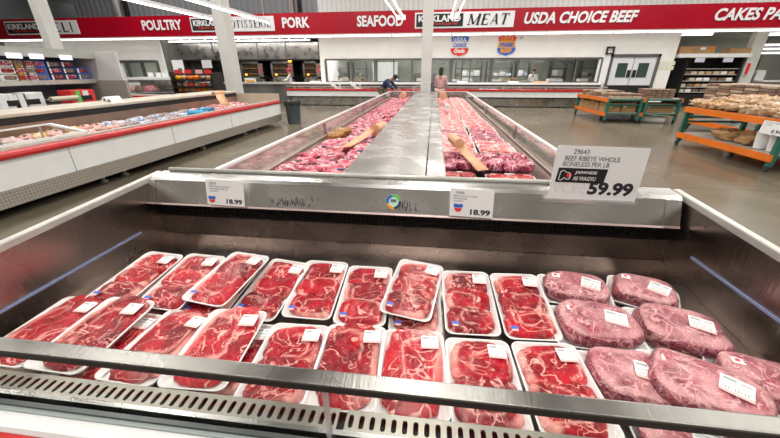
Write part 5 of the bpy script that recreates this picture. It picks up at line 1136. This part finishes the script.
# ------------------------------------------------------------------ people
def skinmesh(name, chains, mat, parent, sub=1):
    me = bpy.data.meshes.new(name); bm = bmesh.new(); lay = bm.verts.layers.skin.verify(); vs = {}; first = True
    for ch in chains:
        prev = None
        for key, p, r in ch:
            if key in vs: v = vs[key]
            else:
                v = bm.verts.new(p); v[lay].radius = (r, r) if not isinstance(r, tuple) else r; vs[key] = v
                if first: v[lay].use_root = True; first = False
            if prev is not None and not bm.edges.get((prev, v)): bm.edges.new((prev, v))
            prev = v
    bm.to_mesh(me); bm.free(); o = bpy.data.objects.new(name, me); COL.objects.link(o); o.parent = parent; me.materials.append(mat)
    a = o.modifiers.new('skin', 'SKIN'); a.use_smooth_shade = True; b = o.modifiers.new('sub', 'SUBSURF'); b.levels = b.render_levels = sub; return o
def person(label, x, y, rz, J, cloth, legs, hair='hair', cap=None, floor=0.):
    """J: joints in the figure's own frame (faces -Y), metres"""
    t = thing('person', label, 'person', (x, y, floor), (0, 0, rz))
    P = lambda k: Vector(J[k])
    body = [[('pel', P('pel'), (.13, .11)), ('bel', (P('pel')*.55+P('chest')*.45), (.125, .10)), ('chest', P('chest'), (.15, .11)), ('neck', P('neck'), .052), ('jaw', P('neck')*.55+P('head')*.45, .06), ('head', P('head'), (.075, .09)), ('crown', P('head')+(P('head')-P('neck')).normalized()*.07, .055)]]
    for s in 'LR':
        body.append([('chest', P('chest'), .14), ('sh'+s, P('sh'+s), .055), ('el'+s, P('el'+s), .042), ('wr'+s, P('wr'+s), .027), ('pm'+s, P('hd'+s), (.034, .018))])
        body.append([('pel', P('pel'), .13), ('hp'+s, P('hp'+s), .085), ('kn'+s, P('kn'+s), .056), ('an'+s, P('an'+s), .037), ('toe'+s, P('an'+s)+Vector((0, -.15, -.05)), .032)])
        d = (P('hd'+s)-P('wr'+s)).normalized(); sd = Vector((1, 0, 0)) if abs(d.x) < .8 else Vector((0, 1, 0))
        for q in range(4): body.append([('pm'+s, P('hd'+s), .03), ('f%d%s' % (q, s), P('hd'+s)+d*.05+sd*(q-1.5)*.018, .009), ('g%d%s' % (q, s), P('hd'+s)+d*(.085-.008*abs(q-1.4))+sd*(q-1.5)*.019+Vector((0, 0, -.012)), .008)])
        body.append([('pm'+s, P('hd'+s), .03), ('t'+s, P('hd'+s)+sd*.04+d*.015, .010), ('u'+s, P('hd'+s)+sd*.055+d*.04, .009)])
    skinmesh('body', body, MAT['skin'], t, 2)
    tp = [[('pel', P('pel'), (.15, .13)), ('bel', (P('pel')*.55+P('chest')*.45), (.145, .12)), ('chest', P('chest'), (.168, .13)), ('nk', P('chest')*.35+P('neck')*.65, .07)]]
    for s in 'LR': tp.append([('chest', P('chest'), .16), ('sh'+s, P('sh'+s), .075), ('el'+s, P('el'+s), .058), ('wr'+s, P('wr'+s)*.85+P('el'+s)*.15, .045)])
    skinmesh('shirt', tp, MAT[cloth], t, 2)
    tr = []
    for s in 'LR': tr.append([('pel', P('pel'), .15), ('hp'+s, P('hp'+s), .10), ('kn'+s, P('kn'+s), .072), ('an'+s, P('an'+s)+Vector((0, 0, .03)), .058)])
    skinmesh('trousers', tr, MAT[legs], t, 2)
    for s in 'LR': a = P('an'+s); B().blob((a.x, a.y-.05, .045), .05, .13, .045, 12, 8, .7).build('shoe', MAT['blackc'], t, smooth=True, local=True)
    h = P('head'); up_ = (h-P('neck')).normalized(); fd = Vector((0, -1, 0)); fd = (fd-up_*fd.dot(up_)).normalized(); sx_ = fd.cross(up_)
    fc_ = B(); fc_.blob(h+fd*.095-up_*.01, .014, .02, .02, 8, 6)
    for s in (-1, 1): fc_.blob(h+sx_*s*.082, .012, .02, .03, 8, 6)
    fc_.blob(h+fd*.082-up_*.05, .028, .012, .009, 8, 6); fc_.build('nose_mouth_ears', MAT['skin'], t, smooth=True, local=True)
    for s in (-1, 1): B().blob(h+fd*.083+sx_*s*.032+up_*.012, .011, .008, .008, 8, 6).build('eye', MAT['blackc'], t, local=True)
    hm = MAT[hair]; q = B(); q.blob(h+up_*.045-fd*.022, .092, .098, .085, 16, 10, .95, .1)
    if hair == 'hair' and cap is None and cloth == 'pinkc': q.blob(h-fd*.06-up_*.06, .085, .05, .13, 12, 8, .9)
    q.build('hair', hm, t, smooth=True, local=True)
    if cap: c_ = B(); c_.blob(h+up_*.065, .102, .108, .075, 16, 8, .9); c_.add([h+fd*a_+sx_*b_+up_*.045 for a_, b_ in ((.08, -.075), (.17, -.05), (.17, .05), (.08, .075))]+[h+fd*a_+sx_*b_+up_*.055 for a_, b_ in ((.08, -.075), (.17, -.05), (.17, .05), (.08, .075))], [(0, 1, 2, 3), (7, 6, 5, 4), (0, 4, 5, 1), (1, 5, 6, 2), (2, 6, 7, 3)]); c_.build('cap', MAT[cap], t, smooth=True, local=True)
    return t
def standing(**k):
    J = dict(pel=(0, 0, .95), chest=(0, 0, 1.28), neck=(0, -.01, 1.46), head=(0, -.03, 1.60), shL=(.18, 0, 1.38), shR=(-.18, 0, 1.38), elL=(.22, -.02, 1.12), elR=(-.22, -.02, 1.12), wrL=(.2, -.2, 1.0), wrR=(-.2, -.2, 1.0), hdL=(.18, -.27, .98), hdR=(-.18, -.27, .98),
             hpL=(.09, 0, .88), hpR=(-.09, 0, .88), knL=(.1, -.02, .48), knR=(-.1, -.02, .48), anL=(.1, 0, .09), anR=(-.1, 0, .09)); J.update(k); return J
bend = standing(chest=(0, -.22, 1.20), neck=(0, -.40, 1.30), head=(0, -.53, 1.36), shL=(.18, -.27, 1.25), shR=(-.18, -.27, 1.25), elL=(.22, -.45, 1.03), elR=(-.2, -.45, 1.03), wrL=(.16, -.62, .93), wrR=(-.12, -.6, .93), hdL=(.13, -.68, .91), hdR=(-.1, -.67, .91))
p = at(385, 80, Y=14.0)
person('man in dark blue shirt and khaki shorts bending over the far end of the island', p.x-.1, 14.0, math.radians(70), bend, 'navy', 'khaki')
p = at(441, 78, Y=14.0)
wm = person('woman with long dark hair in a pink top beside the centre column, back turned', p.x, 14.0, math.radians(165), standing(), 'pinkc', 'pinkc')
o = thing('shoulder_bag', 'black shoulder bag hanging at the side of the woman in pink', 'bag', (p.x-.30, 14.3, .80))
B().blob((p.x-.30, 14.2, .98), .13, .09, .2, 14, 10, .7).build('bag_body', MAT['blackc'], o, smooth=True); B().tube([(p.x-.28, 14.18, 1.15), (p.x-.22, 14.1, 1.38), (p.x-.18, 14.02, 1.45)], .012).build('strap', MAT['blackc'], o)
p = at(290, 78, Y=19.2); reach = standing(elL=(.2, -.18, 1.15), wrL=(.15, -.42, 1.12), hdL=(.12, -.48, 1.12))
person('worker in a white coat and red cap behind the counter by the ovens', p.x, 19.2, math.radians(-70), reach, 'coatw', 'coatw', cap='redc')
p = at(533, 76, Y=19.35)
person('worker in white coat and red cap behind the prep room window', p.x, 19.3, math.radians(150), standing(), 'coatw', 'coatw', cap='redc')
